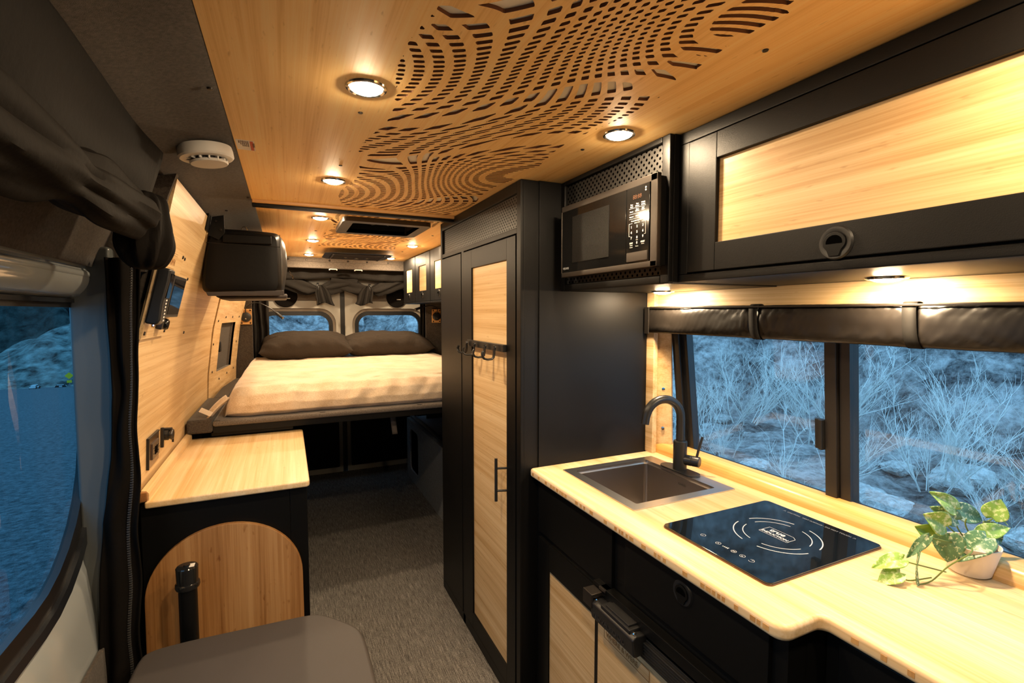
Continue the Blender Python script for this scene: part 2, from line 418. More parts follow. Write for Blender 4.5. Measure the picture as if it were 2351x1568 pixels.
def perforated(x0, x1, y0, y1, px0, px1, py0, py1, z, h, depth, skip=(), cut=()):
    nx = int(round((px1-px0)/h)); ny = int(round((py1-py0)/h)); V = []; F = []; MI = []; ids = {}
    def vid(key, co):
        if key not in ids: ids[key] = len(V); V.append(co)
        return ids[key]
    fx = [px0+(px1-px0)*i/nx for i in range(nx+1)]; fy = [py0+(py1-py0)*j/ny for j in range(ny+1)]
    val = []
    for i, x in enumerate(fx):
        row = []
        for j, y in enumerate(fy):
            w = -1.0 if (i in (0, nx) or j in (0, ny)) else field(x, y)
            edge = 0.016*(1+math.sin(2*PI*y/0.52+1.0))
            if x < px0+edge or x > px1-edge: w = -1.0
            for (a, b, c, d) in skip:
                if a < x < b and c < y < d: w = -1.0
            for (a, b, c, d) in cut:
                if a < x < b and c < y < d: w = 1.0
            row.append(w)
        val.append(row)
    D = depth
    for i in range(nx):
        for j in range(ny):
            cs = ((i, j), (i+1, j), (i+1, j+1), (i, j+1)); vs = [val[a][b] for a, b in cs]
            if max(vs) <= 0:
                F.append([vid(('n', a, b), (fx[a], fy[b], z)) for a, b in cs]); MI.append(0); continue
            if min(vs) > 0: continue
            poly = []; pend = None; first_in = None; walls = []
            for k in range(4):
                a, b = cs[k]; c, d = cs[(k+1) % 4]; va, vb = vs[k], vs[(k+1) % 4]
                if va <= 0: poly.append(vid(('n', a, b), (fx[a], fy[b], z)))
                if (va <= 0) != (vb <= 0):
                    key = ('e',)+tuple(sorted(((a, b), (c, d)))); t = va/(va-vb)
                    co = (fx[a]+(fx[c]-fx[a])*t, fy[b]+(fy[d]-fy[b])*t, z); q = vid(key, co)
                    qu = vid(('u',)+key, (co[0], co[1], z+D))
                    poly.append(q)
                    if va <= 0: pend = (q, qu)
                    else:
                        if pend: walls.append((pend, (q, qu))); pend = None
                        else: first_in = (q, qu)
            if pend and first_in: walls.append((pend, first_in))
            if len(poly) >= 3: F.append(poly); MI.append(0)
            for (a, au), (b, bu) in walls: F.append([a, b, bu, au]); MI.append(1)
    def q4(a0, a1, b0, b1):
        n = len(V); V.extend([(a0, b0, z), (a1, b0, z), (a1, b1, z), (a0, b1, z)]); F.append([n, n+1, n+2, n+3]); MI.append(0)
    q4(x0, px0, y0, y1); q4(px1, x1, y0, y1); q4(px0, px1, y0, py0); q4(px0, px1, py1, y1)
    # edges of the sheet
    for (ax, ay, bx, by) in ((x0, y0, x1, y0), (x1, y0, x1, y1), (x1, y1, x0, y1), (x0, y1, x0, y0)):
        n = len(V); V.extend([(ax, ay, z), (bx, by, z), (bx, by, z+D), (ax, ay, z+D)]); F.append([n, n+1, n+2, n+3]); MI.append(0)
    return MB().raw(V, F, MI)
c1 = O('ceiling', perforated(-0.104, 1.15, -0.9, 2.10, 0.185, 0.685, 0.34, 2.085, CZ, 0.0032, 0.0065), [bam_ceil, core], smooth=False, kind='structure', solid=-1)
O('backing_sheet', MB().box(0.12, 0.75, 0.28, 2.099, CZ+0.0060, CZ+0.010, 0), backing, c1)
O('roof_cover', MB().box(-0.104, 1.15, -0.9, 2.10, CZ+0.026, CZ+0.05, 0), felt, c1)
c2 = O('ceiling', perforated(-0.15, 1.15, 2.13, 4.20, 0.20, 0.69, 2.16, 3.42, CZ+0.004, 0.0045, 0.012, skip=((0.24, 0.66, 2.31, 2.71),), cut=((0.285, 0.611, 2.358, 2.662),)), [bam_ceil, core], smooth=False, kind='structure', solid=-1)
def around(mb, x0, x1, y0, y1, h, z0, z1):
    a, b, c, d = h
    return mb.box(x0, a, y0, y1, z0, z1, 0).box(b, x1, y0, y1, z0, z1, 0).box(a, b, y0, c, z0, z1, 0).box(a, b, d, y1, z0, z1, 0)
FH = (0.288, 0.608, 2.361, 2.659)
O('backing_sheet', around(MB(), 0.15, 0.75, 2.14, 3.50, FH, CZ+0.0145, CZ+0.018), backing, c2)
O('roof_cover', around(MB(), -0.15, 1.15, 2.13, 4.5, FH, CZ+0.028, CZ+0.05), felt, c2)
t1 = O('trim_1', MB().box(-0.104, 0.80, 2.098, 2.128, CZ-0.012, CZ+0.01, 0.005, 3), bam_edge, kind='structure')
O('rail', MB().box(-0.104, 0.80, 2.106, 2.134, CZ-0.024, CZ-0.012, 0.002), black_s, t1)

# felt headliner between ceiling and left wall
def headliner(u, v):
    y = -0.9+5.3*u
    pts = [(-0.100, CZ+0.004), (-0.115, CZ-0.001), (-0.20, CZ-0.018), (-0.262, 1.765), (-0.30, 1.755)]
    t = v*(len(pts)-1); i = min(int(t), len(pts)-2); t -= i
    x = pts[i][0]*(1-t)+pts[i+1][0]*t + max(0, y-3.1)*0.06; z = pts[i][1]*(1-t)+pts[i+1][1]*t
    return (x, y, z)
O('trim_2', MB().grid(headliner, 40, 16), felt, kind='structure', solid=0.004)

# left side wall: bamboo panels over a felt lined shell
wl = O('wall_left', wall_sheet(MB(), 1.665, 4.40, 0.0, 1.764, -0.02, 12, 28), felt, kind='structure')
O('bamboo_panel', wall_sheet(MB(), 1.655, 3.14, 0.84, 1.752, 0.0, 8, 28, 0.010), bam_y, wl)
# second panel with the deep window recess
def panel2():
    mb = MB(); y0, y1, z0, z1 = 3.155, 3.94, 0.84, 1.752; wy0, wy1, wz0, wz1 = 3.33, 3.74, 1.03, 1.315
    for a, b, c, d in ((y0, wy0, z0, z1), (wy1, y1, z0, z1), (wy0, wy1, z0, wz0), (wy0, wy1, wz1, z1)):
        wall_sheet(mb, a, b, c, d, 0.004, 4, 14, 0.012)
    return mb
O('bamboo_panel', panel2(), bam_y, wl)
# the seam strip
w2 = thing('window_2', (-0.38, 3.53, 1.03), None, None, kind='structure')
def recess():
    mb = MB(); y0, y1, z0, z1 = 3.33, 3.74, 1.03, 1.315
    def P(y, z, d): return (wallx(z, y)+0.004-d, y, z)
    mb.grid(lambda i, j: P(y0+(y1-y0)*i, z0, 0.09*j), 4, 2); mb.grid(lambda i, j: P(y0+(y1-y0)*i, z1, 0.09*j), 4, 2)
    mb.grid(lambda i, j: P(y0, z0+(z1-z0)*i, 0.09*j), 4, 2); mb.grid(lambda i, j: P(y1, z0+(z1-z0)*i, 0.09*j), 4, 2)
    return mb
O('recess', recess(), felt_l, w2)
def w2frame():
    mb = MB()
    f = lambda y, z: (wallx(z, y)-0.075, y, z)
    ring_panel(mb, rrect(3.33, 3.74, 1.03, 1.315, 0.01), rrect(3.37, 3.70, 1.065, 1.29, 0.02), f, (0.025, 0, 0)); return mb
O('window_frame', w2frame(), rubber, w2)
O('glass', MB().quad((-0.445, 3.36, 1.05), (-0.42, 3.71, 1.05), (-0.395, 3.71, 1.30), (-0.42, 3.36, 1.30)), glass_tint, w2)
O('latch', MB().box(-0.395, -0.36, 3.40, 3.455, 1.14, 1.20, 0.003), plastic, w2)

# right side wall with the long window
wr = O('wall_right', MB().box(1.262, 1.30, -1.0, -0.30, 0, 1.80, 0).box(1.262, 1.30, 1.43, 4.40, 0, 1.80, 0).box(1.262, 1.30, -0.30, 1.43, 0, 0.863, 0).box(1.235, 1.28, -0.30, 1.43, 1.33, 1.80, 0), felt, kind='structure')
O('bamboo_panel', MB().box(1.222, 1.236, -0.30, 1.43, 1.392, 1.452, 0.001).box(1.206, 1.226, 1.385, 1.425, 0.864, 1.45, 0.002)
  .prism([(1.224, 1.424, 0.864), (1.268, 1.35, 0.864), (1.245, 1.345, 1.45), (1.224, 1.424, 1.45)], (0.012, 0.006, 0), 0.001), bam_y, wr)
for (yy, zz) in ((1.362, 1.24), (1.362, 1.10), (1.362, 0.955)):
    O('screw', MB().lathe([(0, 0.004), (0.006, 0.003), (0.007, 0)], (1.246, yy+0.012, zz), (-0.8, -0.6, 0), 12), chrome, wr)
O('wall_left', MB().prism([(-0.62, 1.64, 1.49), (-0.345, 1.64, 1.49), (-0.285, 1.64, 1.70), (-0.262, 1.64, 1.765), (-0.25, 1.64, 1.80), (-0.62, 1.64, 1.80)], (0, 0.028, 0), 0).box(-0.70, -0.08, -1.0, 4.5, 1.832, 1.85, 0).box(-0.70, -0.66, 2.7, 4.5, 1.0, 1.85, 0), felt, kind='structure')  # felt corner piece, plus unseen outer boxes added to keep sky light out
O('unseen_front_closure', MB().box(-0.6, 1.3, -1.04, -1.0, 0, 1.85, 0), felt, kind='structure')  # unseen closing wall at the cab end, added to keep blue outside light out
O('wall_right', MB().box(1.30, 1.34, -1.0, -0.3, -0.5, 1.8, 0).box(1.30, 1.34, 1.45, 4.5, -0.5, 1.9, 0), paint, kind='structure')

# window_1 : sliding window over the worktop, leaning with the wall
def wx(z): return 1.303-0.075*(z-0.86)
win1 = thing('window_1', (1.28, 0.75, 0.87), None, None, kind='structure')
def leanbox(mb, y0, y1, z0, z1, t0, t1, ytop=0.0):
    P = lambda y, z, t: (wx(z)+t, y-ytop*(z-0.87), z)
    ps = [P(y0, z0, t0), P(y1, z0, t0), P(y1, z1, t0), P(y0, z1, t0)]
    mb.prism(ps, (t1-t0, 0, 0), 0.002); return mb
fr = MB()
leanbox(fr, 1.302, 1.335, 0.872, 1.36, -0.012, 0.03, -0.04)
leanbox(fr, 1.275, 1.303, 0.872, 1.36, 0.0, 0.03, -0.04)
leanbox(fr, -0.32, 1.335, 0.862, 0.89, 0.0, 0.03); leanbox(fr, -0.32, 1.35, 1.335, 1.37, -0.005, 0.03)
leanbox(fr, -0.32, -0.28, 0.872, 1.36, -0.01, 0.03)
O('window_frame', fr, rubber, win1)
O('mullion', leanbox(leanbox(MB(), 0.770, 0.800, 0.88, 1.35, -0.018, 0.02), 0.742, 0.768, 0.88, 1.35, -0.008, 0.03), mat('mullion_black', (0.018, 0.015, 0.013), 0.4), win1)
O('latch', leanbox(leanbox(MB(), 0.800, 0.824, 1.02, 1.10, -0.022, -0.006), 0.80, 0.81, 1.02, 1.10, -0.03, -0.02), plastic, win1)
def pane(y0, y1, t): return MB().quad((wx(0.87)+t, y0, 0.87), (wx(0.87)+t, y1, 0.87), (wx(1.36)+t, y1, 1.36), (wx(1.36)+t, y0, 1.36))
O('glass', pane(0.78, 1.30, 0.012), glass_clear, win1); O('glass', pane(-0.30, 0.77, 0.024), glass_clear, win1)
O('insect_screen', pane(-0.30, 1.30, 0.004), screen_m, win1)
O('maker_mark', add_text(MB(), 'CVW', 0.016, (wx(0.915)+0.001, 1.245, 0.905), (0, -1, 0), (0, 0, 1)), rubber, win1)

# ------------------------------------------------------------------ rear doors
wbk = O('wall_back', MB().box(-0.60, -0.30, 4.42, 4.46, -0.1, 1.85, 0).box(1.20, 1.40, 4.42, 4.46, -0.1, 1.85, 0).box(-0.6, 1.4, 4.42, 4.46, 1.70, 1.88, 0), felt, kind='structure')
O('trim_3', MB().box(-0.14, 1.10, 4.16, 4.185, 1.775, CZ+0.01, 0.004).box(-0.14, 1.10, 4.165, 4.21, 1.725, 1.783, 0.008, 3), felt_l, kind='structure')
for k, xx in enumerate((0.03, 0.16, 0.33, 0.47, 0.62, 0.79)):
    pass
def rear_door(x0, x1, wx0, wx1, idx, sgn):
    d = thing('door_%d' % idx, ((x0+x1)/2, 4.43, -0.02), None, None, kind='structure')
    f = lambda a, b: (a, 4.40, b)
    mb = MB(); ring_panel(mb, rrect(x0, x1, -0.02, 1.78, 0.01), rrect(wx0-0.055, wx1+0.055, 0.86, 1.412, 0.13), f, (0, 0.05, 0))
    O('door_panel', mb, paint_in, d)
    mb = MB(); ring_panel(mb, rrect(wx0-0.058, wx1+0.058, 0.857, 1.415, 0.13), rrect(wx0-0.03, wx1+0.03, 0.885, 1.385, 0.11), lambda a, b: (a, 4.43, b), (0, 0.02, 0))
    O('window_surround', mb, mat('window_surround_paint%d' % idx, (0.36, 0.31, 0.25), 0.5), d)
    mb = MB(); ring_panel(mb, rrect(wx0-0.032, wx1+0.032, 0.883, 1.387, 0.11), rrect(wx0, wx1, 0.91, 1.352, 0.085), lambda a, b: (a, 4.425, b), (0, 0.03, 0))
    O('rubber_seal', mb, rubber, d)
    O('glass', MB().quad((wx0-0.01, 4.45, 0.90), (wx1+0.01, 4.45, 0.90), (wx1+0.01, 4.45, 1.36), (wx0-0.01, 4.45, 1.36)), glass_clear, d)
    O('felt_panel', MB().box(x0+0.01 if sgn < 0 else x0+0.10, x1-0.10 if sgn < 0 else x1-0.01, 4.385, 4.40, 1.475, 1.60, 0.004), felt_l, d)
    O('lower_panel', MB().box(x0+0.03, x1-0.03, 4.375, 4.40, 0.05, 0.78, 0.006), black, d)
    # pressed triangular stiffeners beside the window
    cx = wx1+0.045 if sgn < 0 else wx0-0.045
    for q in (0, 1):
        pts = [(cx-0.03*sgn*-1-0.0, 1.45-0.01*q), (cx+0.04*sgn*-1*(1-q)+0.01, 1.45-0.1*q), (cx+0.02, 1.36)]
    return d
rear_door(-0.30, 0.425, -0.17, 0.335, 2, -1)
rear_door(0.463, 1.20, 0.578, 1.105, 3, 1)
O('trim_4', MB().box(0.424, 0.464, 4.41, 4.43, -0.02, 1.78, 0.002), rubber, kind='structure')

# ------------------------------------------------------------------ sliding door on the left
DX = -0.50
d1 = thing('door_1', (DX, 0.7, 0.0), None, None, kind='structure')
def doorx(z): return DX + (0.0 if z < 1.3 else (z-1.3)*0.10) + (0.06*(1-z/0.75)**2 if z < 0.75 else 0)
outer = rrect(-0.9, 1.98, -0.05, 1.53, 0.02, 8)
gl = rrect(-0.25, 1.665, 0.745, 1.392, [0.05, 0.05, 0.3, 0.34], 8)
s1 = rrect(-0.28, 1.700, 0.70, 1.404, [0.075, 0.06, 0.3, 0.37], 8)
s2 = rrect(-0.29, 1.725, 0.675, 1.414, [0.09, 0.06, 0.3, 0.38], 8)
mb = MB()
def dense_ring(mb, A, B, fa, fb, n=6):
    k = len(A)
    g = [[mb.bm.verts.new(Vector(fa(*A[i])).lerp(Vector(fb(*B[i])), t/n)) for i in range(k)] for t in range(n+1)]
    for t in range(n):
        for i in range(k):
            j = (i+1) % k; mb.bm.faces.new((g[t][i], g[t][j], g[t+1][j], g[t+1][i]))
def subdiv(P, m=6):
    out = []
    for i in range(len(P)):
        a = P[i]; b = P[(i+1) % len(P)]
        for k in range(m): out.append((a[0]+(b[0]-a[0])*k/m, a[1]+(b[1]-a[1])*k/m))
    return out
Ao, Bo = subdiv(outer), subdiv(s2)
k = len(Ao); n = 16
g = []
for t in range(n+1):
    row = []
    for i in range(k):
        y = Ao[i][0]+(Bo[i][0]-Ao[i][0])*t/n; z = Ao[i][1]+(Bo[i][1]-Ao[i][1])*t/n
        row.append(mb.bm.verts.new((doorx(z)+0.03*math.sin(PI*min(1, max(0, (t/n-0.15)/0.85)))**0.8 - 0.012*(t == n), y, z)))
    g.append(row)
for t in range(n):
    for i in range(k):
        j = (i+1) % k; mb.bm.faces.new((g[t][i], g[t][j], g[t+1][j], g[t+1][i]))
O('door_panel', mb, paint, d1)
mb = MB(); ring_panel(mb, subdiv(s2, 2), subdiv(gl, 2), lambda a, b: (DX+0.005, a, b), (-0.02, 0, 0))
O('rubber_seal', mb, rubber, d1)
mb = MB(); ring_panel(mb, subdiv(s2, 2), subdiv(s1, 2), lambda a, b: (DX+0.014, a, b), (-0.012, 0, 0))
O('seal_lip', mb, mat('blue_black_rubber', (0.012, 0.014, 0.018), 0.25), d1)
O('glass', MB().quad((DX-0.01, -0.3, 0.66), (DX-0.01, 1.75, 0.66), (DX-0.01, 1.75, 1.46), (DX-0.01, -0.3, 1.46)), glass_tint, d1)
O('felt_pad', MB().box(DX+0.035, DX+0.045, 1.2, 1.60, 0.05, 0.50, 0.02), felt, d1)
O('dotted_shade_edge', MB().prism([(DX+0.0, 0.98, 1.39), (DX+0.0, 1.175, 1.39), (DX+0.0, 1.13, 1.27), (DX+0.0, 0.98, 1.20)], (0.003, 0, 0)), paper, d1)
# felt header over the sliding door and painted door track beam
hd = O('wall_left', MB().grid(lambda u, v: (-0.452+0.155*v-0.02*math.sin(PI*v), -0.9+2.56*u, 1.497+0.278*v), 20, 8), felt, kind='structure', solid=0.01)
O('track_beam', MB().tube([(-0.462, -0.9, 1.476), (-0.462, 1.66, 1.476)], 0.011, 16).tube([(-0.470, -0.9, 1.440), (-0.470, 1.50, 1.440)], 0.006, 12).box(-0.52, -0.46, -0.9, 1.66, 1.49, 1.52, 0.004), paint, hd)
O('wall_left', MB().box(-0.50, -0.41, 1.60, 1.69, -0.02, 1.55, 0.01, 3), mat('pillar_paint', (0.10, 0.11, 0.11), 0.3), kind='structure')
O('wall_left', MB().box(-0.62, -0.60, 2.15, 4.45, -0.1, 1.03, 0).box(-0.62, -0.60, 2.15, 3.3, -0.1, 1.8, 0).box(-0.60, -0.58, 3.80, 4.45, -0.1, 1.8, 0).box(-0.62, -0.50, -1.0, -0.9, 0, 1.8, 0), paint, kind='structure')

# ------------------------------------------------------------------ tall cabinet
tc = thing('tall_cabinet', (0.95, 1.867, 0.0), 'tall black cabinet with a long bamboo door panel, floor to ceiling beside the worktop', 'cabinet')
b = MB().box(0.702, 1.205, 1.4245, 2.312, 0.0, CZ-0.001, 0.002)
b.box(0.690, 0.703, 1.424, 1.455, 0.0, CZ-0.001, 0.002).box(0.690, 0.703, 2.286, 2.312, 0.0, CZ-0.001, 0.002)
b.box(0.690, 0.703, 1.455, 2.286, 1.766, CZ-0.001, 0.002).box(0.690, 0.703, 1.455, 2.286, 1.636, 1.655, 0.002)
b.box(0.690, 0.703, 1.977, 2.006, 0.0, 1.637, 0.001).box(0.690, 0.703, 1.455, 2.286, 0.0, 0.042, 0.001)
O('body', b, black, tc)
O('side_panel', MB().box(0.755, 1.20, 1.4185, 1.425, 0.85, CZ-0.001, 0.001), black, tc)
O('vent_grille', MB().box(0.6995, 0.7035, 1.456, 2.285, 1.656, 1.765, 0.0), perf_s, tc)
dr = MB(); y0, y1, z0, z1 = 1.460, 1.974, 0.046, 1.631; py0, py1, pz0, pz1 = 1.531, 1.878, 0.112, 1.558
for q in ((y0, py0, z0, z1), (py1, y1, z0, z1), (py0, py1, z0, pz0), (py0, py1, pz1, z1)): dr.box(0.688, 0.703, q[0], q[1], q[2], q[3], 0.0012)
dd = O('door', dr, black, tc)
O('wood_panel', MB().box(0.695, 0.701, py0-0.002, py1+0.002, pz0-0.002, pz1+0.002, 0), bam_y, dd)
O('handle', MB().tube([(0.655, 1.547, 0.718), (0.655, 1.547, 0.870)], 0.0055, 14).tube([(0.655, 1.547, 0.755), (0.690, 1.535, 0.755)], 0.004, 10).tube([(0.655, 1.547, 0.835), (0.690, 1.535, 0.835)], 0.004, 10), faucet_m, dd)
O('side_door', MB().box(0.688, 0.703, 2.009, 2.283, 0.046, 1.631, 0.0015), black, tc)

# coat hooks on the tall cabinet door
hk = thing('coat_rack', (0.68, 1.72, 1.24), 'black hook rail with swivel hooks across the tall cabinet door', 'coat rack')
O('rail', MB().box(0.672, 0.689, 1.527, 1.890, 1.243, 1.268, 0.002), plastic, hk)
for yy, ang in ((1.865, 0.9), (1.775, 0.5), (1.665, 0.1), (1.575, 0.05)):
    mb = MB(); dx, dy = -math.cos(ang), math.sin(ang)*0.9
    P = lambda a, z: (0.668+dx*a, yy+dy*a, z)
    mb.lathe([(0, 0.008), (0.006, 0.006), (0.009, 0)], (0.664, yy, 1.256), (-1, 0, 0), 12)
    path = [P(0.008, 1.262), P(0.008, 1.235), P(0.010, 1.222), P(0.016, 1.216), P(0.032, 1.215), P(0.044, 1.218), P(0.051, 1.226), P(0.052, 1.236), P(0.047, 1.244)]
    for o in (-0.004, 0, 0.004): mb.tube([(p[0]-dy*o, p[1]+dx*o, p[2]) for p in path], 0.0035, 8)
    O('hook', mb, faucet_m, hk)

# ------------------------------------------------------------------ microwave cabinet and microwave
mc = thing('microwave_cabinet', (1.04, 1.17, 1.447), 'black wall cabinet with punched steel front around the microwave', 'cabinet')
b = MB().box(0.850, 1.235, 0.915, 1.4235, 1.449, CZ-0.001, 0.002)
b.box(0.836, 0.852, 0.915, 0.943, 1.449, CZ-0.001, 0.004).box(0.836, 0.852, 1.397, 1.4235, 1.449, CZ-0.001, 0.004)
b.box(0.836, 0.852, 0.943, 1.397, 1.789, CZ-0.001, 0.003).box(0.836, 0.852, 0.943, 1.397, 1.449, 1.470, 0.004)
O('body', b, black, mc)
O('vent_grille', MB().box(0.846, 0.852, 0.945, 1.395, 1.472, 1.787, 0), perf_l, mc)
mw = thing('microwave', (0.83, 1.137, 1.488), 'black microwave oven with white keypad set in the wall cabinet', 'microwave')
O('case', MB().box(0.808, 0.850, 0.925, 1.350, 1.492, 1.706, 0.003), black_s, mw)
O('trim_frame', MB().box(0.797, 0.810, 0.912, 1.352, 1.4885, 1.5035, 0.002).box(0.797, 0.810, 0.912, 1.352, 1.690, 1.708, 0.002).box(0.797, 0.810, 0.912, 0.935, 1.4885, 1.708, 0.002).box(0.797, 0.810, 1.345, 1.352, 1.4885, 1.708, 0.002), ss_dark, mw)
mdo = O('door', MB().box(0.7975, 0.812, 1.028, 1.346, 1.503, 1.691, 0.001), gloss_black, mw)
O('window_mesh', MB().box(0.7965, 0.7982, 1.10, 1.285, 1.530, 1.668, 0), perf_mat('microwave_mesh', 0.0035, 0.0011), mdo)
add = MB(); add_text(add, 'VISSANI', 0.0095, (0.7965, 1.338, 1.512), (0, -1, 0), (0, 0, 1)); O('brand_mark', add, grey_ink, mdo)
cp = O('control_panel', MB().box(0.7965, 0.812, 0.938, 1.024, 1.503, 1.691, 0.001), gloss_black, mw)
O('open_button', MB().box(0.794, 0.798, 0.942, 1.021, 1.506, 1.530, 0.002), ss_dark, cp)
O('display', add_text(MB(), '88:88', 0.015, (0.7962, 0.983, 1.660), (0, -1, 0), (0, 0, 1), 'CENTER'), amber, cp)
tx = MB(); XX = 0.796
def kt(s, sz, y, z, al='CENTER', bold=0.0): add_text(tx, s, sz, (XX, y, z), (0, -1, 0), (0, 0, 1), al, 0.0002, bold)
cols = (1.004, 0.982, 0.960)
for r, row in enumerate(('123', '456', '789')):
    for c, ch in enumerate(row): kt(ch, 0.0085, cols[c], 1.590-0.0135*r, bold=0.0003)
kt('0', 0.0085, cols[1], 1.5495, bold=0.0003)
kt('STOP', 0.0052, cols[0], 1.551, bold=0.0002); kt('START', 0.0052, cols[2], 1.551, bold=0.0002)
kt('Cancel', 0.0036, cols[0], 1.5465); kt('+30 Sec.', 0.0034, cols[2], 1.5465); kt('Control', 0.0034, cols[0], 1.5415); kt('Memory', 0.003, cols[1], 1.543); kt('Clock', 0.003, cols[1], 1.5585)
for s, c, z in (('Time', 0, 1.6465), ('Cook', 0, 1.6415), ('Time', 1, 1.6465), ('Defrost', 1, 1.6415), ('Weight', 2, 1.6465), ('Defrost', 2, 1.6415),
                ('Power', 0, 1.6295), ('Kitchen', 1, 1.6295), ('Timer', 1, 1.6335), ('Melt/', 2, 1.6335), ('Soften', 2, 1.6295), ('Popcorn', 0, 1.6170), ('Potato', 1, 1.6170), ('Pizza', 2, 1.6170)):
    kt(s, 0.0046, cols[c], z, bold=0.0001)
kt('Frozen Beverage Dinner', 0.0046, cols[1], 1.6060, bold=0.0001); kt('EXPRESS COOK', 0.003, cols[1], 1.6005)
for z in (1.6385, 1.6245, 1.6125): tx.box(XX-0.0004, XX, 0.950, 1.013, z, z+0.0006, 0)
for y in (0.950, 1.013): tx.box(XX-0.0004, XX, y-0.0004, y+0.0004, 1.5705, 1.6015, 0)
for y in (0.9525, 1.0105): tx.box(XX-0.0004, XX, y-0.0025, y+0.0025, 1.570, 1.5708, 0)
tx.box(XX-0.0004, XX, 0.950, 0.964, 1.6012, 1.602, 0).box(XX-0.0004, XX, 1.0, 1.013, 1.6012, 1.602, 0)
tx.lathe([(0, 0.0003), (0.0022, 0.0003), (0.0022, 0)], (XX, 0.951, 1.681), (-1, 0, 0), 10).lathe([(0, 0.0003), (0.0022, 0.0003), (0.0022, 0)], (XX, 0.951, 1.675), (-1, 0, 0), 10)
O('key_labels', tx, white_ink, cp)

# ------------------------------------------------------------------ overhead cabinet above the window
oc = thing('overhead_cabinet', (1.05, 0.15, 1.452), 'long black overhead cabinet with a wide bamboo flap door above the window', 'cabinet')
b = MB().box(0.882, 1.235, -0.60, 0.913, 1.452, CZ-0.001, 0.002).box(0.866, 0.884, -0.60, 0.913, 1.776, CZ-0.001, 0.003).box(0.866, 0.884, -0.60, 0.913, 1.452, 1.470, 0.003).box(0.866, 0.884, 0.884, 0.913, 1.47, 1.776, 0.002)
O('body', b, black, oc)
dr = MB(); y0, y1, z0, z1 = -0.23, 0.881, 1.473, 1.773; py0, py1, pz0, pz1 = -0.13, 0.800, 1.534, 1.716
for q in ((y0, py0, z0, z1), (py1, y1, z0, z1), (py0, py1, z0, pz0), (py0, py1, pz1, z1)): dr.box(0.862, 0.880, q[0], q[1], q[2], q[3], 0.002)
od = O('door', dr, black, oc)
O('wood_panel', MB().box(0.872, 0.879, py0-0.002, py1+0.002, pz0-0.002, pz1+0.002, 0), bam_y, od)
O('door', MB().box(0.862, 0.880, -0.59, -0.236, z0, z1, 0.002), black, oc)
def latch(parent, y, z, x, r=0.029):
    l = O('latch', MB().lathe([(0, -0.003), (r*0.50, -0.003), (r*0.56, 0.002), (r*0.70, 0.004), (r*0.93, 0.004), (r, 0.0)], (x, y, z), (-1, 0, 0), 36), plastic, parent)
    m = MB(); pts = []
    for k in range(19):
        t = math.radians(-20+220*k/18); pts.append((r*0.66*math.cos(t), r*0.62*math.sin(t)))
    pts += [(-r*0.42, -r*0.45), (-r*0.30, -r*0.80), (r*0.30, -r*0.80), (r*0.42, -r*0.45)]
    m.prism([(x-0.0045, y+a, z+c) for a, c in pts], (-0.0022, 0, 0), 0.0008)
    O('pull_ring', m, black_s, l)
    pts = []
    for k in range(19):
        t = math.radians(-8+196*k/18); pts.append((r*0.47*math.cos(t), r*0.44*math.sin(t)))
    O('finger_hole_shade', MB().prism([(x-0.0072, y+a, z+c) for a, c in pts], (0.001, 0, 0), 0), gapm, l)  # dark plug, the shade of the hole is in its colour
latch(od, 0.536, 1.499, 0.862)

# puck lights -------------------------------------------------------
def puck(loc, lens, label, group):
    p = thing('recessed_light', loc, label, 'light', group)
    x, y, z = loc
    O('trim_ring', MB().lathe([(0.0305, 0.001), (0.0305, -0.002), (0.034, -0.0045), (0.0375, -0.003), (0.0385, 0.0)], loc, (0, 0, 1), 40), chrome, p)
    O('lens', MB().lathe([(0.0, -0.0100), (0.010, -0.0096), (0.020, -0.0078), (0.027, -0.0046), (0.0300, -0.0008)], loc, (0, 0, 1), 32), lens, p)
    return p
GL = 'round puck lights in the bamboo ceiling'
L0 = puck((0.150, 0.980, CZ), lens_m, 'lit round ceiling light nearest the camera, left of the carved pattern', GL)
for (x, y, lab) in ((0.735, 0.978, 'lit round ceiling light in front of the microwave cabinet'),
                    (0.152, 1.703, 'second lit round light back on the left side, before the ceiling seam'),
                    (0.155, 2.409, 'lit round light just behind the ceiling seam, left of the roof fan'),
                    (0.160, 3.172, 'lit round light on the left between the roof fan and the air vent'),
                    (0.171, 3.960, 'rearmost lit round light on the left, left of the air vent'),
                    (0.759, 3.172, 'lit round light on the right before the small rear cabinets'),
                    (0.772, 3.964, 'rearmost lit round light on the right by the rear doors')):
    dup(L0, (x, y, CZ if y < 2.1 else CZ+0.004), lab, GL)
for (x, y, q) in ((0.15, 0.20, 'left'), (0.735, 0.16, 'right')): dup(L0, (x, y, CZ), 'lit round ceiling light overhead to the %s of the camera' % q, GL)
GU = 'puck lights under the kitchen cabinets'
U0 = puck((1.132, 1.262, 1.4485), lens_u, 'lit round light under the microwave cabinet', GU)
dup(U0, (1.132, 0.598, 1.4515), 'lit round light under the long overhead cabinet', GU)
for k, (x, y) in enumerate(((0.156, 1.105), (0.156, 1.519), (0.717, 0.571), (0.715, 1.106))):
    O('screw', MB().lathe([(0, -0.002), (0.0045, -0.0018), (0.0055, 0.0005)], (x, y, CZ), (0, 0, 1), 14), screwm, c1)
for k, (x, y) in enumerate(((0.157, 2.80), (0.160, 3.55), (0.76, 2.70), (0.765, 3.50))):
    O('screw', MB().lathe([(0, -0.002), (0.006, -0.0018), (0.007, 0.0005)], (x, y, CZ+0.004), (0, 0, 1), 12), screwm, c2)

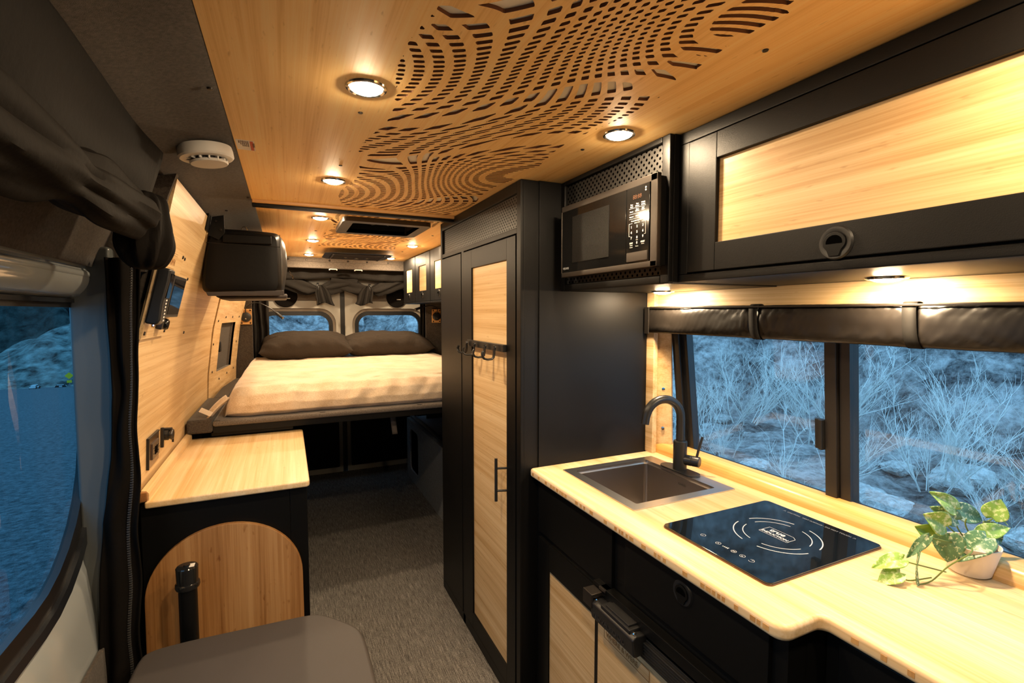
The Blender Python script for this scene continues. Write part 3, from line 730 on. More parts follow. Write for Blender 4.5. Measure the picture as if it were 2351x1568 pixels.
# ------------------------------------------------------------------ worktop
wt = thing('worktop', (1.0, 0.6, 0.836), 'bamboo kitchen worktop with a stepped front edge under the long window', 'worktop')
def topgeom():
    mb = MB()
    sx0, sx1, sy0, sy1 = 0.822, 1.160, 1.010, 1.340
    z0, z1 = 0.836, 0.864
    def rc(cx, cy, r, a0, a1, n=6): return [(cx+r*math.cos(math.radians(a0+(a1-a0)*k/n)), cy+r*math.sin(math.radians(a0+(a1-a0)*k/n))) for k in range(n+1)]
    # front strip with rounded nose, then slabs around the sink cutout
    out = [(sx0, -0.60)] + [(0.822, -0.6)]
    outline = [(1.2615, 1.4225)] + rc(0.735, 1.4095, 0.013, 90, 180) + rc(0.747, 0.533, 0.025, 180, 270) + rc(0.805, 0.493, 0.015, 90, 0) + [(0.820, -0.60), (1.2615, -0.60)]
    b = bmesh.new(); vs = [b.verts.new((x, y, z0)) for x, y in outline]; f = b.faces.new(vs)
    g = bmesh.ops.extrude_face_region(b, geom=[f]); bmesh.ops.translate(b, vec=(0, 0, z1-z0), verts=[v for v in g['geom'] if isinstance(v, bmesh.types.BMVert)])
    bmesh.ops.recalc_face_normals(b, faces=b.faces)
    es = [e for e in b.edges if abs(e.verts[0].co.z-e.verts[1].co.z) < 1e-6]
    bmesh.ops.bevel(b, geom=es, offset=0.009, segments=4, profile=0.5, affect='EDGES')
    mb._merge(b); return mb
worktop = O('slab', topgeom(), bam_top, wt)
cutter = O('cut', MB().box(0.825, 1.158, 1.012, 1.338, 0.80, 0.90, 0), bam_top)
md = worktop.modifiers.new('sink_cutout', 'BOOLEAN'); md.object = cutter; md.operation = 'DIFFERENCE'; md.solver = 'EXACT'
bpy.context.view_layer.update(); dg = bpy.context.evaluated_depsgraph_get()
me2 = bpy.data.meshes.new_from_object(worktop.evaluated_get(dg)); worktop.modifiers.clear(); worktop.data = me2
bpy.data.objects.remove(cutter)
# end grain blocks along the front edge
eb = MB()
for seg in (((0.7215, 1.40), (0.7215, 0.535)), ((0.8195, 0.48), (0.8195, -0.55))):
    (xa, ya), (xb, yb) = seg; y = ya
    while y > yb:
        w = random.uniform(0.006, 0.016)
        if random.random() < 0.5: eb.box(xa-0.0001, xa+0.002, max(yb, y-w), y, 0.8455, 0.8545, 0)
        y -= w+random.uniform(0.002, 0.012)
O('edge_blocks', eb, bamboo('edge_block_bamboo', 'z', (0.58, 0.31, 0.10), (0.40, 0.18, 0.05), (0.66, 0.38, 0.14), 0.4, 0.2), wt)
lip = MB(); prof = [(1.228, 0.864), (1.229, 0.874), (1.233, 0.884), (1.240, 0.892), (1.250, 0.897), (1.285, 0.899), (1.300, 0.897), (1.300, 0.864)]
lip.prism([(x, 1.40, z) for x, z in prof], (0.006, -2.0, 0), 0)
O('upstand', lip, bamboo('bamboo_upstand', 'y', (0.70, 0.41, 0.13), (0.56, 0.28, 0.06), (0.80, 0.52, 0.22), 0.3, 0.2), wt)

# ------------------------------------------------------------------ sink
sk = thing('sink', (0.993, 1.174, 0.70), 'square stainless steel sink set into the bamboo worktop', 'sink')
A = rrect(0.809, 1.177, 0.993, 1.354, 0.004, 4); B = rrect(0.842, 1.130, 1.024, 1.326, 0.006, 4)
mb = MB(); ring_panel(mb, A, B, lambda a, b_: (a, b_, 0.8665), (0, 0, -0.0025)); O('rim', mb, steel, sk)
def basin():
    mb = MB(); lv = [(0.8645, 0.0), (0.8575, 0.0), (0.8565, 0.007), (0.850, 0.007), (0.849, 0.0), (0.725, 0.004), (0.705, 0.012), (0.700, 0.035)]
    rings = []
    for z, o in lv:
        rings.append([mb.bm.verts.new((x, y, z)) for x, y in rrect(0.842+o, 1.130-o, 1.024+o, 1.326-o, 0.012, 4)])
    for a, c in zip(rings, rings[1:]):
        for i in range(len(a)): j = (i+1) % len(a); mb.bm.faces.new((a[i], a[j], c[j], c[i]))
    mb.bm.faces.new(rings[-1]); return mb
O('basin', basin(), mat('satin_steel_basin', (0.50, 0.45, 0.41), 0.3, metal=1.0), sk)
O('drain', MB().lathe([(0, 0.702), (0.02, 0.7025), (0.03, 0.704), (0.036, 0.7008)], (0.986, 1.175, 0), (0, 0, 1), 28), chrome, sk)
O('maker_mark', add_text(MB(), 'KRAUS', 0.010, (1.1285, 1.17, 0.83), (0, -1, 0), (0, 0, 1)), mat('etched_mark', (0.08, 0.07, 0.06), 0.6), sk)

# ------------------------------------------------------------------ tap
fa = thing('tap', (1.150, 1.187, 0.8665), 'matte black gooseneck kitchen tap with a side lever', 'tap')
fx, fy = 1.150, 1.187
O('base_plate', MB().prism([(x, y, 0.8668) for x, y in rrect(fx-0.026, fx+0.026, fy-0.077, fy+0.077, 0.0258, 10)], (0, 0, 0.005), 0.0015), faucet_m, fa)
O('body', MB().lathe([(0, 0.872), (0.0215, 0.872), (0.0215, 0.963), (0.019, 0.966), (0, 0.966)], (fx, fy, 0), (0, 0, 1), 28), faucet_m, fa)
path = [(fx, fy, 0.955)]+[(fx, fy, z) for z in (0.98, 1.01, 1.035)]
R = 0.063
sd = Vector((-0.985, 0.17, 0)).normalized()
for k in range(1, 17):
    t = math.radians(172*k/16); q = Vector((fx, fy, 1.040))+sd*(R-R*math.cos(t))+Vector((0, 0, R*math.sin(t))); path.append(tuple(q))
q = Vector(path[-1]); path.append(tuple(q+Vector((-0.004, 0, -0.022))))
O('spout', MB().tube(path, [0.0135]*(len(path)-2)+[0.0125, 0.0125], 20), faucet_m, fa)
hn = O('handle', MB().lathe([(0, 0.0), (0.0165, 0.0), (0.0165, 0.020), (0.0155, 0.022), (0.0165, 0.024), (0.0165, 0.045), (0.014, 0.047), (0, 0.047)], (fx+0.008, fy-0.014, 0.905), (0.45, -0.89, 0), 26), faucet_m, fa)
hx, hy = fx+0.008+0.45*0.036, fy-0.014-0.89*0.036
O('lever', MB().tube([(hx, hy, 0.915), (hx+0.006, hy-0.003, 0.945), (hx+0.016, hy-0.008, 0.985)], [0.0042, 0.0042, 0.0040], 12), faucet_m, fa)

# ------------------------------------------------------------------ induction hob
hb = thing('induction_hob', (0.993, 0.748, 0.864), 'black glass single induction hob let into the bamboo worktop', 'hob')
O('glass', MB().prism([(x, y, 0.8645) for x, y in rrect(0.812, 1.175, 0.604, 0.891, 0.012, 6)], (0, 0, 0.0055), 0.0008), hobglass, hb)
O('edge_trim', MB().prism([(x, y, 0.8642) for x, y in rrect(0.8105, 1.1765, 0.6025, 0.8925, 0.013, 6)], (0, 0, 0.003), 0.0006), mat('bronze_trim', (0.14, 0.08, 0.05), 0.3, metal=0.8), hb)
pr = MB(); hz = 0.8704; cx, cy = 1.010, 0.737
def arc(r, a0, a1, w, n=20):
    for k in range(n):
        t0, t1 = math.radians(a0+(a1-a0)*k/n), math.radians(a0+(a1-a0)*(k+1)/n)
        pr.quad(*[(cx+q*math.cos(t), cy+q*math.sin(t), hz) for q, t in ((r-w, t0), (r+w, t0), (r+w, t1), (r-w, t1))])
for c0 in (0, 90, 180, 270):
    arc(0.090, c0+12, c0+78, 0.0011); arc(0.070, c0+12, c0+78, 0.0009)
def flat(s, size, x, y, al='CENTER', bold=0.0): add_text(pr, s, size, (x, y, hz), (0, -1, 0), (1, 0, 0), al, 0.0001, bold)
flat('true', 0.022, cx+0.004, cy+0.004, bold=0.0005); flat('INDUCTION', 0.0115, cx-0.010, cy, bold=0.0003)
bo = [(cx-0.015, cy+0.034), (cx+0.022, cy+0.034), (cx+0.022, cy-0.026), (cx+0.014, cy-0.036), (cx-0.015, cy-0.036)]
for a, c in zip(bo, bo[1:]+bo[:1]):
    a, c = Vector((*a, hz)), Vector((*c, hz)); d = (c-a).normalized()*0.0005; nn = Vector((-d.y, d.x, 0)); pr.quad(a-nn-d, c-nn+d, c+nn+d, a+nn-d)
for (y, s) in ((0.806, '-'), (0.763, '+'), (0.722, 'M'), (0.700, 'o'), (0.678, '')):
    x = 0.856
    for k in range(24):
        if s == '' and 4 <= k <= 7: continue
        t0, t1 = 2*PI*k/24, 2*PI*(k+1)/24; pr.quad(*[(x+q*math.cos(t), y+q*math.sin(t), hz) for q, t in ((0.0052, t0), (0.0059, t0), (0.0059, t1), (0.0052, t1))])
    if s: flat(s, 0.008, x-0.003, y)
    else: pr.quad((x+0.001, y-0.0004, hz), (x+0.007, y-0.0004, hz), (x+0.007, y+0.0004, hz), (x+0.001, y+0.0004, hz))
for k, q in enumerate((0.750, 0.746, 0.742, 0.738)): pr.quad((0.853, q, hz), (0.853+0.003+0.001*k, q, hz), (0.853+0.003+0.001*k, q-0.002, hz), (0.853, q-0.002, hz))
O('printed_marks', pr, mat('hob_print', (0.50, 0.50, 0.53), 0.5), hb, smooth=False, solid=-1)
pr = MB(); flat('/!\\  CAUTION   HOT SURFACE - DO NOT TOUCH  /!\\', 0.0075, 1.150, 0.735); O('warning_print', pr, grey_ink, hb, smooth=False, solid=-1)

# ------------------------------------------------------------------ base cabinets
bc = thing('base_cabinet', (0.95, 0.97, 0.0), 'black kitchen base cabinet under the sink and hob', 'cabinet')
O('body', MB().box(0.752, 1.204, 0.520, 1.4225, 0.0, 0.700, 0.002).box(0.752, 0.80, 0.520, 1.4225, 0.700, 0.8365, 0.002).box(0.80, 1.204, 0.520, 0.98, 0.700, 0.8365, 0.0), black_s, bc)
O('false_drawer_front', MB().box(0.742, 0.754, 0.995, 1.395, 0.660, 0.826, 0.002), black_s, bc)
dr = MB(); y0, y1, z0, z1 = 0.995, 1.395, 0.06, 0.640; py0, py1, pz0, pz1 = 1.068, 1.325, 0.13, 0.556
for q in ((y0, py0, z0, z1), (py1, y1, z0, z1), (py0, py1, z0, pz0), (py0, py1, pz1, z1)): dr.box(0.742, 0.754, q[0], q[1], q[2], q[3], 0.0015)
dd = O('door', dr, black_s, bc); O('wood_panel', MB().box(0.747, 0.753, py0-0.002, py1+0.002, pz0-0.002, pz1+0.002, 0), bam_y, dd)
dw = O('drawer', MB().box(0.742, 0.754, 0.549, 0.943, 0.697, 0.828, 0.002), black_s, bc); latch(dw, 0.749, 0.793, 0.742, 0.027)
fg = thing('fridge', (0.74, 0.8, 0.06), 'built-in fridge with bamboo door front and black top latch below the drawer', 'fridge')
fb = O('door', MB().box(0.738, 0.7515, 0.560, 1.050, 0.07, 0.640, 0.002), black_s, fg)
O('wood_panel', MB().box(0.7345, 0.7385, 0.568, 1.042, 0.08, 0.588, 0.001), bam_y, fb)
fs = MB()
for k in range(6): fs.box(0.720, 0.742, 0.56, 1.045, 0.590+0.0068*k, 0.5955+0.0068*k, 0.0015)
fs.box(0.728, 0.745, 0.56, 1.045, 0.588, 0.634, 0.001)
O('ribbed_trim', fs, plastic, fb)
O('top_rail', MB().box(0.724, 0.750, 0.556, 1.050, 0.645, 0.672, 0.002), black_s, fg)
hl = O('handle', MB().prism([(0.734, 1.015, 0.645), (0.700, 1.015, 0.648), (0.690, 1.015, 0.640), (0.694, 1.015, 0.600), (0.700, 1.015, 0.596), (0.734, 1.015, 0.600)], (0, -0.170, 0), 0.004, 3).box(0.694, 0.742, 0.862, 0.975, 0.643, 0.654, 0.003).box(0.700, 0.742, 0.872, 0.962, 0.652, 0.659, 0.002), plastic, fg)
O('catch', MB().box(0.690, 0.722, 1.005, 1.045, 0.652, 0.662, 0.002).box(0.720, 0.748, 0.992, 1.020, 0.664, 0.672, 0.002).box(0.6885, 0.694, 1.006, 1.046, 0.625, 0.662, 0.002), chrome if False else ss_dark, hl)
for yy in (1.005, 0.858): O('rivet', MB().lathe([(0, 0.003), (0.004, 0.002), (0.005, 0)], (0.705, yy, 0.6475), (0, 0, 1), 12), chrome, hl)
O('embossed_name', add_text(MB(), 'NOVA KOOL', 0.021, (0.6915, 1.002, 0.610), (0, -1, 0), (0.10, 0, 1), 'LEFT', 0.0008, 0.0002), mat('embossed_black', (0.03, 0.028, 0.027), 0.3), hl)
pl = MB(); pl.box(0.7335, 0.7348, 0.838, 1.012, 0.535, 0.562, 0)
np_ = O('engraved_plate', pl, bam_y, fb)
et = MB(); add_text(et, 'WHERE & WERE', 0.0175, (0.7331, 1.004, 0.5425), (0, -1, 0), (0, 0, 1), 'LEFT', 0.0002, 0.0004)
for (ya, za, yb, zb) in ((0.838, 0.535, 1.012, 0.535), (0.838, 0.562, 1.012, 0.562)): et.box(0.7331, 0.7336, ya, yb, za-0.0008, za+0.0008, 0)
for y in (0.838, 1.012): et.box(0.7331, 0.7336, y-0.0008, y+0.0008, 0.535, 0.562, 0)
for pts in (((1.0, 0.566), (0.975, 0.583), (0.965, 0.572), (0.945, 0.586), (0.915, 0.566)),):
    et.tube([(0.7336, a, c) for a, c in pts], 0.0006, 5)
O('engraving', et, burnt, fb)
# stepped-back base unit near the camera
bn = thing('base_cabinet', (1.0, 0.0, 0.0), 'stepped-back black base cabinet at the near end of the worktop', 'cabinet')
O('body', MB().box(0.852, 1.204, -0.60, 0.519, 0.0, 0.8365, 0.002), black_s, bn)
O('door', MB().box(0.840, 0.854, -0.10, 0.492, 0.06, 0.826, 0.002), black_s, bn)
O('door', MB().box(0.840, 0.854, -0.59, -0.106, 0.06, 0.826, 0.002), black_s, bn)

# ------------------------------------------------------------------ rolled insulating window shade
sh = thing('window_shade', (1.20, 0.5, 1.30), 'rolled black quilted insulating shade strapped above the long window', 'shade')
def shade(u, v):
    y = 1.400-1.98*u; t = 2*PI*v
    ss = 0.72
    cx_, cz_ = 1.203, 1.353-0.002*u
    a, c = 0.019, 0.047
    x = cx_-a*math.copysign(abs(math.cos(t))**ss, math.cos(t)); z = cz_+c*math.copysign(abs(math.sin(t))**ss, math.sin(t))
    w = 0.0035*nz(y*7, z*22, 2.0)+0.0016*nz(y*34, z*60, 5)+0.0010*math.sin(y*330)*math.sin(z*330)
    for sy in (0.955, 0.578, 0.0):
        dd_ = abs(y-sy); w += -0.006*math.exp(-(dd_/0.012)**2) + 0.003*math.exp(-((dd_-0.035)/0.02)**2)*nz(y*60, z*40, 9)
    return (x-w, y, z+w*0.3)
O('roll', MB().grid(shade, 330, 44, cv=True).quad((1.19, 1.400, 1.31), (1.216, 1.400, 1.31), (1.216, 1.400, 1.395), (1.19, 1.400, 1.395)), foil, sh)
O('end_flap', MB().box(1.180, 1.184, 1.385, 1.408, 1.302, 1.398, 0.0015).box(1.182, 1.186, -0.58, 1.39, 1.3925, 1.3975, 0.001), foil, sh)
for sy, dx in ((0.955, 0.0), (0.578, 0.0), (0.0, 0.0)):
    O('strap', MB().grid(lambda u, v: (1.203-0.021*math.copysign(abs(math.cos(2*PI*v))**0.7, math.cos(2*PI*v)), sy-0.013+0.026*u+0.006*math.sin(2*PI*v), 1.353+0.049*math.copysign(abs(math.sin(2*PI*v))**0.7, math.sin(2*PI*v))), 2, 30, cv=True), mat('strap_webbing%d' % int(sy*1000), (0.010, 0.009, 0.008), 0.7, spec=0.15), sh, solid=0.002)

# ------------------------------------------------------------------ potted plant
pp = thing('potted_plant', (1.205, 0.478, 0.864), 'small trailing vine with silver-splashed leaves in a cream pot on the worktop', 'plant')
px, py = 1.222, 0.474
O('pot', MB().lathe([(0, 0.8655), (0.030, 0.8655), (0.033, 0.868), (0.045, 0.920), (0.0455, 0.925), (0.043, 0.925), (0.041, 0.917), (0.0, 0.915)], (px, py, 0), (0, 0, 1), 40), terr, pp)
O('soil', MB().grid(lambda u, v: (px+0.040*u*math.cos(2*PI*v), py+0.040*u*math.sin(2*PI*v), 0.9195+0.002*nz(u*9, v*9, 1)-0.002*u), 6, 28, cv=True), dirt, pp)
O('stone', MB().lathe([(0, 0.006), (0.005, 0.004), (0.007, 0), (0.005, -0.004), (0, -0.005)], (px+0.016, py-0.018, 0.9225), (0, 0, 1), 12), paper, pp)
O('stone', MB().lathe([(0, 0.005), (0.004, 0.004), (0.006, 0), (0.004, -0.004), (0, -0.005)], (px+0.024, py-0.010, 0.9225), (0, 0, 1), 12), paper, pp)
def from_screen(sx, sy, depth_y): pass
def leaf(base, tip, width, nrm, m, fold=0.25, curl=0.15):
    """heart shaped leaf from base to tip, surface facing nrm"""
    base, tip = Vector(base), Vector(tip); ax = tip-base; L_ = ax.length; ax.normalize()
    nrm = Vector(nrm); nrm = (nrm-ax*nrm.dot(ax)).normalized(); sd_ = ax.cross(nrm)
    def f(u, v):
        t = v*2-1; s = u
        w = 0.70*width*(math.sin(PI*min(1, (s*0.93+0.07))**0.62)**0.8) if s < 1 else 0
        lobe = -0.13*L_*(1-abs(abs(t)-0.55)/0.55)*max(0, 1-s*4)
        p = base+ax*(s*L_+lobe)+sd_*(t*w)+nrm*(fold*w*abs(t)-curl*L_*s*s+0.0012*math.sin(7*s+3*t))
        return tuple(p)
    return O('leaf', MB().grid(f, 22, 14), m, pp, solid=0.0007)
# vectors: toward the camera is (-.8,-.4,.35); picture right is (.9,-.42,0)
CR = Vector((0.907, -0.42, 0)); UP = Vector((0, 0, 1)); TC = Vector((-0.80, -0.40, 0.45))
O0 = Vector((px, py, 0.864))
def SP(r, u, t=0.0): return O0+CR*(r*0.00089)+UP*((u)*0.00084)+Vector((-0.42, -0.907, 0))*t
# r,u in photo pixels from the pot base centre (2245,1318), u up
def lp(x, y, t=0.0): return SP(x-2243, 1316-y, t)
leaf(lp(2173, 1213, .02), lp(2163, 1275, .03), 0.036, TC, leafm)                # big front leaf
leaf(lp(2205, 1165, 0), lp(2155, 1123, 0), 0.026, TC+Vector((0, 0, .3)), leafy)  # top leaf
leaf(lp(2210, 1190, .0), lp(2156, 1160, .0), 0.026, TC, leafm)
leaf(lp(2165, 1195, .02), lp(2122, 1168, .02), 0.034, TC, leafy)
leaf(lp(2135, 1215, .02), lp(2103, 1196, .02), 0.025, TC, mat('leaf_underside', (0.16, 0.30, 0.02), 0.5))
leaf(lp(2226, 1175, -.02), lp(2300, 1202, -.02), 0.028, TC, leafm)
leaf(lp(2310, 1195, -.02), lp(2328, 1150, -.02), 0.030, TC, leafy)
leaf(lp(2330, 1196, -.02), lp(2322, 1200, .0), 0.001, TC, leafy)
leaf(lp(2255, 1222, .02), lp(2182, 1262, .035), 0.034, TC+Vector((0, 0, .5)), leafm)
leaf(lp(2260, 1222, .0), lp(2322, 1202, .01), 0.022, TC, leafy)
leaf(lp(2290, 1215, -.02), lp(2345, 1265, -.02), 0.030, TC, leafm)
leaf(lp(2118, 1214, .03), lp(2074, 1262, .03), 0.014, TC, leafm)
leaf(lp(2092, 1250, .04), lp(2076, 1342, .045), 0.018, Vector((-.3, .6, .2)), leafm)
leaf(lp(2066, 1266, .03), lp(2001, 1281, .03), 0.024, TC+Vector((0, 0, .6)), leafy)
leaf(lp(2052, 1292, .04), lp(2005, 1316, .04), 0.026, TC+Vector((0, 0, 1.0)), leafy)
st = MB()
def stem(*pts, r=0.0013):
    P_ = [Vector(p) for p in pts]; out = []
    for i in range(len(P_)-1):
        a = P_[max(i-1, 0)]; b_ = P_[i]; c = P_[i+1]; d = P_[min(i+2, len(P_)-1)]
        for k in range(5):
            t = k/5; out.append(0.5*((2*b_)+(c-a)*t+(2*a-5*b_+4*c-d)*t*t+(3*b_-a-3*c+d)*t**3))
    out.append(P_[-1]); st.tube(out, r, 7)
C0 = Vector((px, py, 0.918))
stem(C0, lp(2215, 1215), lp(2206, 1190), lp(2203, 1168)); stem(C0, lp(2190, 1205), lp(2196, 1190))
stem(C0, lp(2185, 1205, .01), lp(2165, 1190, .02)); stem(C0+CR*0.01, lp(2230, 1205), lp(2230, 1187))
stem(C0+CR*0.02, lp(2290, 1215, -.02), lp(2312, 1197, -.02)); stem(C0, lp(2190, 1222, .02), lp(2172, 1212, .02))
stem(C0, lp(2190, 1240, .05), lp(2145, 1270, .05), lp(2115, 1308, .045), lp(2085, 1317, .045)); stem(lp(2145, 1287, .045), lp(2095, 1275, .04), lp(2066, 1270, .03))
stem(lp(2115, 1300, .045), lp(2070, 1310, .04), lp(2052, 1295, .04)); stem(C0, lp(2160, 1225, .03), lp(2118, 1214, .03))
O('stem', st, stemm, pp)

# ------------------------------------------------------------------ desk on the left
dk = thing('side_counter', (-0.18, 2.15, 0.794), 'bamboo side counter on the left between the sliding door and the bed', 'worktop')
O('slab', MB().prism([(-0.392, 1.735, 0.798), (0.052, 1.735, 0.798), (0.060, 1.745, 0.798), (0.062, 2.52, 0.798), (0.052, 2.53, 0.798), (-0.392, 2.53, 0.798)], (0, 0, 0.022), 0.006, 3), bam_top, dk)
dl = MB(); dl.prism([(-0.405, 1.745, 0.816), (-0.381, 1.745, 0.818), (-0.381, 1.745, 0.842), (-0.387, 1.745, 0.850), (-0.400, 1.745, 0.853)], (-0.003, 0.76, 0), 0.001)
O('upstand', dl, bam_top, dk)
dc = thing('desk_cabinet', (-0.18, 2.1, 0.0), 'black cabinet under the bamboo side counter', 'cabinet')
O('body', MB().box(-0.408, -0.002, 1.762, 2.44, 0.0, 0.797, 0.002).box(-0.001, 0.052, 1.760, 2.44, 0.0, 0.797, 0.003), black_s, dc)
# stowed round-ended table leaf
ar = []
for k in range(33):
    t = PI*k/32; ar.append((-0.186+0.218*math.cos(t), 1.742, 0.508+0.205*math.sin(t)))
ar = [(0.034, 1.742, 0.12)]+ar+[(-0.406, 1.742, 0.12)]
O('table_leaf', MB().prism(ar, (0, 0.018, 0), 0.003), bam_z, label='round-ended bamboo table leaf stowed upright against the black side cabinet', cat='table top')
tp = thing('table_post', (-0.280, 1.66, 0.0), 'black capped table post standing in front of the stowed bamboo leaf', 'post')
O('tube', MB().lathe([(0.0, 0.045), (0.024, 0.045), (0.024, 0.625), (0, 0.625)], (-0.280, 1.66, -0.045), (0, 0, 1), 32), black_s, tp)
O('cap', MB().lathe([(0.0, 0.688), (0.008, 0.688), (0.009, 0.6845), (0.026, 0.684), (0.0285, 0.681), (0.0275, 0.636), (0.031, 0.634), (0.032, 0.626), (0.030, 0.620), (0.024, 0.618)], (-0.280, 1.66, -0.045), (0, 0, 1), 36), mat('glossy_cap', (0.01, 0.01, 0.01), 0.12), tp)
O('sticker', MB().box(-0.273, -0.260, 1.646, 1.668, 0.6395, 0.6402, 0), paper, tp)
# upholstered seat
st_ = thing('bench_seat', (-0.1, 1.0, 0.0), 'grey upholstered seat cushion on a black box in the foreground', 'seat')
so = [(-0.386, 1.56), (-0.365, 1.597), (-0.28, 1.602), (0.04, 1.588), (0.085, 1.572), (0.165, 1.475), (0.186, 1.42), (0.192, 0.62), (-0.386, 0.62)]
def smooth_poly(P, it=2):
    for _ in range(it):
        Q = []
        for i in range(len(P)):
            a = P[i]; c = P[(i+1) % len(P)]
            if (Vector(a)-Vector(c)).length > 0.25: w = 0.06
            else: w = 0.25
            Q += [(a[0]*(1-w)+c[0]*w, a[1]*(1-w)+c[1]*w), (a[0]*w+c[0]*(1-w), a[1]*w+c[1]*(1-w))]
        P = Q
    return P
O('cushion', MB().prism([(x, y, 0.385) for x, y in smooth_poly(so)], (0, 0, 0.065), 0.012, 4), leather, st_)
O('base', MB().box(-0.37, 0.165, 0.64, 1.44, 0.0, 0.386, 0.004), black_s, st_)

# things on the left wall --------------------------------------------------
def wallframe(y, z, off=0.0):
    n = Vector((1, 0, -(wallx(z+0.01)-wallx(z-0.01))/0.02)).normalized(); u = Vector((0, 1, 0)); w = n.cross(u)
    M = Matrix((u, -w, n)).transposed().to_4x4()     # local x: toward the rear, y: up the wall, z: out of the wall
    if M.col[1].z < 0: M = Matrix((u, w, n)).transposed().to_4x4()
    M.translation = Vector((wallx(z, y)+off, y, z)); return M
def wbox(mb, M, a0, a1, b0, b1, c0, c1, r=0.001): mb.box(a0, a1, b0, b1, c0, c1, r, M=M); return mb
def wlathe(mb, M, prof, a, b, n=24):
    return mb.lathe(prof, tuple(M @ Vector((a, b, 0))), tuple(M.to_3x3() @ Vector((0, 0, 1))), n)
Mw = wallframe(1.755, 1.428)
cb = thing('control_board', tuple(Mw.translation), 'bamboo backing board holding the wall controls on the left wall', 'panel')
O('plate', wbox(MB(), Mw, -0.125, 0.165, -0.125, 0.150, 0.0, 0.009), bam_y, cb)
for a, b_ in ((-0.105, -0.108), (0.14, -0.108), (0.145, 0.135), (-0.10, 0.14)): O('screw', wlathe(MB(), Mw, [(0, 0.012), (0.005, 0.012), (0.006, 0.009)], a, b_, 12), screwm, cb)
en = MB()
for b_ in (0.088, 0.083): wbox(en, Mw, -0.03, 0.06, b_, b_+0.0012, 0.009, 0.0094, 0)
for b_ in (0.128, 0.134): wbox(en, Mw, -0.02, 0.07, b_, b_+0.0012, 0.009, 0.0094, 0)
me_ = text_mesh('VANWORK', 0.017, (0, 0, 0), (0, 1, 0), (0, 0, 1)); bpy.data.meshes.remove(me_)
R3 = Mw.to_3x3(); add_text(en, 'AWN', 0.030, tuple(Mw @ Vector((-0.02, 0.098, 0.0095))), tuple(R3 @ Vector((1, 0, 0))), tuple(R3 @ Vector((0, 1, 0))))
O('engraving', en, burnt, cb)
hc = thing('remote_control', tuple(Mw @ Vector((-0.1, 0.0, 0))), 'black handheld remote with white symbols in a wall holder', 'remote')
h = MB(); pts = []
hp = [(0.0, 0.082), (0.028, 0.082), (0.030, 0.078), (0.032, 0.05), (0.030, -0.02), (0.034, -0.062), (0.028, -0.078), (0.0, -0.078)]
h.prism([tuple(Mw @ Vector((-0.135, b_, c+0.009))) for c, b_ in hp], tuple(R3 @ Vector((0.060, 0, 0))), 0.006, 3)
O('case', h, plastic, hc)
f = MB(); wbox(f, Mw, -0.125, -0.085, 0.000, 0.070, 0.0395, 0.0420, 0.001); O('display', f, gloss_black, hc)
f = MB()
for k in range(7):
    wbox(f, Mw, -0.110-0.002*(k % 2), -0.098, -0.008-0.0095*k, -0.0035-0.0095*k, 0.0402+0.0006*k, 0.0412+0.0006*k, 0)
O('key_symbols', f, white_ink, hc)
tb = thing('touch_screen', tuple(Mw @ Vector((0.03, 0.0, 0))), 'small black touch screen mounted on the left wall beside the remote', 'screen')
O('case', wbox(MB(), Mw, -0.035, 0.150, -0.058, 0.070, 0.009, 0.034, 0.003), plastic, tb)
O('screen', wbox(MB(), Mw, -0.022, 0.138, -0.048, 0.060, 0.0342, 0.0352, 0), hobglass, tb)
us = thing('fan_switch', tuple(Mw @ Vector((0.0, -0.08, 0))), 'small round black socket with a glowing blue light below the touch screen', 'socket')
f = MB(); wbox(f, Mw, 0.005, 0.060, -0.098, -0.064, 0.009, 0.026, 0.004); O('body', f, plastic, us)
O('cap', wlathe(MB(), Mw, [(0, 0.034), (0.014, 0.034), (0.017, 0.030), (0.017, 0.024)], 0.040, -0.081), gloss_black, us)
f = MB(); wlathe(f, Mw, [(0.0, 0.0115), (0.010, 0.0115), (0.011, 0.009)], -0.035, -0.080); O('button', f, plastic, us)
f = MB()
for k in range(16):
    t0, t1 = 2*PI*k/16, 2*PI*(k+1)/16
    f.quad(*[tuple(Mw @ Vector((-0.035+q*math.cos(t), -0.080+q*math.sin(t), 0.0122))) for q, t in ((0.005, t0), (0.008, t0), (0.008, t1), (0.005, t1))])
O('light_ring', f, blue_led, us, solid=-1)
Ms = wallframe(1.915, 0.930); R3s = Ms.to_3x3()
so_ = thing('power_outlet', tuple(Ms.translation), 'bronze-faced double power outlet above the bamboo side counter', 'outlet')
O('plate', wbox(MB(), Ms, -0.065, 0.070, -0.044, 0.050, 0.0, 0.007, 0.002), mat('bronze_plate', (0.16, 0.09, 0.045), 0.25, metal=0.7), so_)
O('border', wbox(wbox(MB(), Ms, -0.068, -0.062, -0.046, 0.052, 0, 0.008), Ms, -0.068, 0.073, 0.049, 0.054, 0, 0.008), plastic, so_)
rc_ = O('receptacle', wbox(MB(), Ms, -0.040, 0.050, -0.022, 0.030, 0.0, 0.012, 0.002), mat('receptacle_brown', (0.07, 0.045, 0.03), 0.4), so_)
f = MB()
for a in (-0.03, 0.028):
    for da, db in ((0, 0.012), (0, -0.006), (0.010, 0.003)): wbox(f, Ms, a+da, a+da+0.008, db, db+0.0025, 0.012, 0.0124, 0)
wbox(f, Ms, -0.012, -0.002, -0.01, 0.016, 0.012, 0.0135, 0); wbox(f, Ms, 0.008, 0.018, -0.01, 0.016, 0.012, 0.0135, 0)
O('slots', f, gapm, rc_)
Md = wallframe(2.065, 0.948)
so2 = thing('power_socket', tuple(Md.translation), 'round black capped twelve volt socket on the wall right of the power outlet', 'socket')
O('plate', wbox(MB(), Md, -0.028, -0.018, -0.040, 0.030, 0, 0.010, 0.002), plastic, so2)
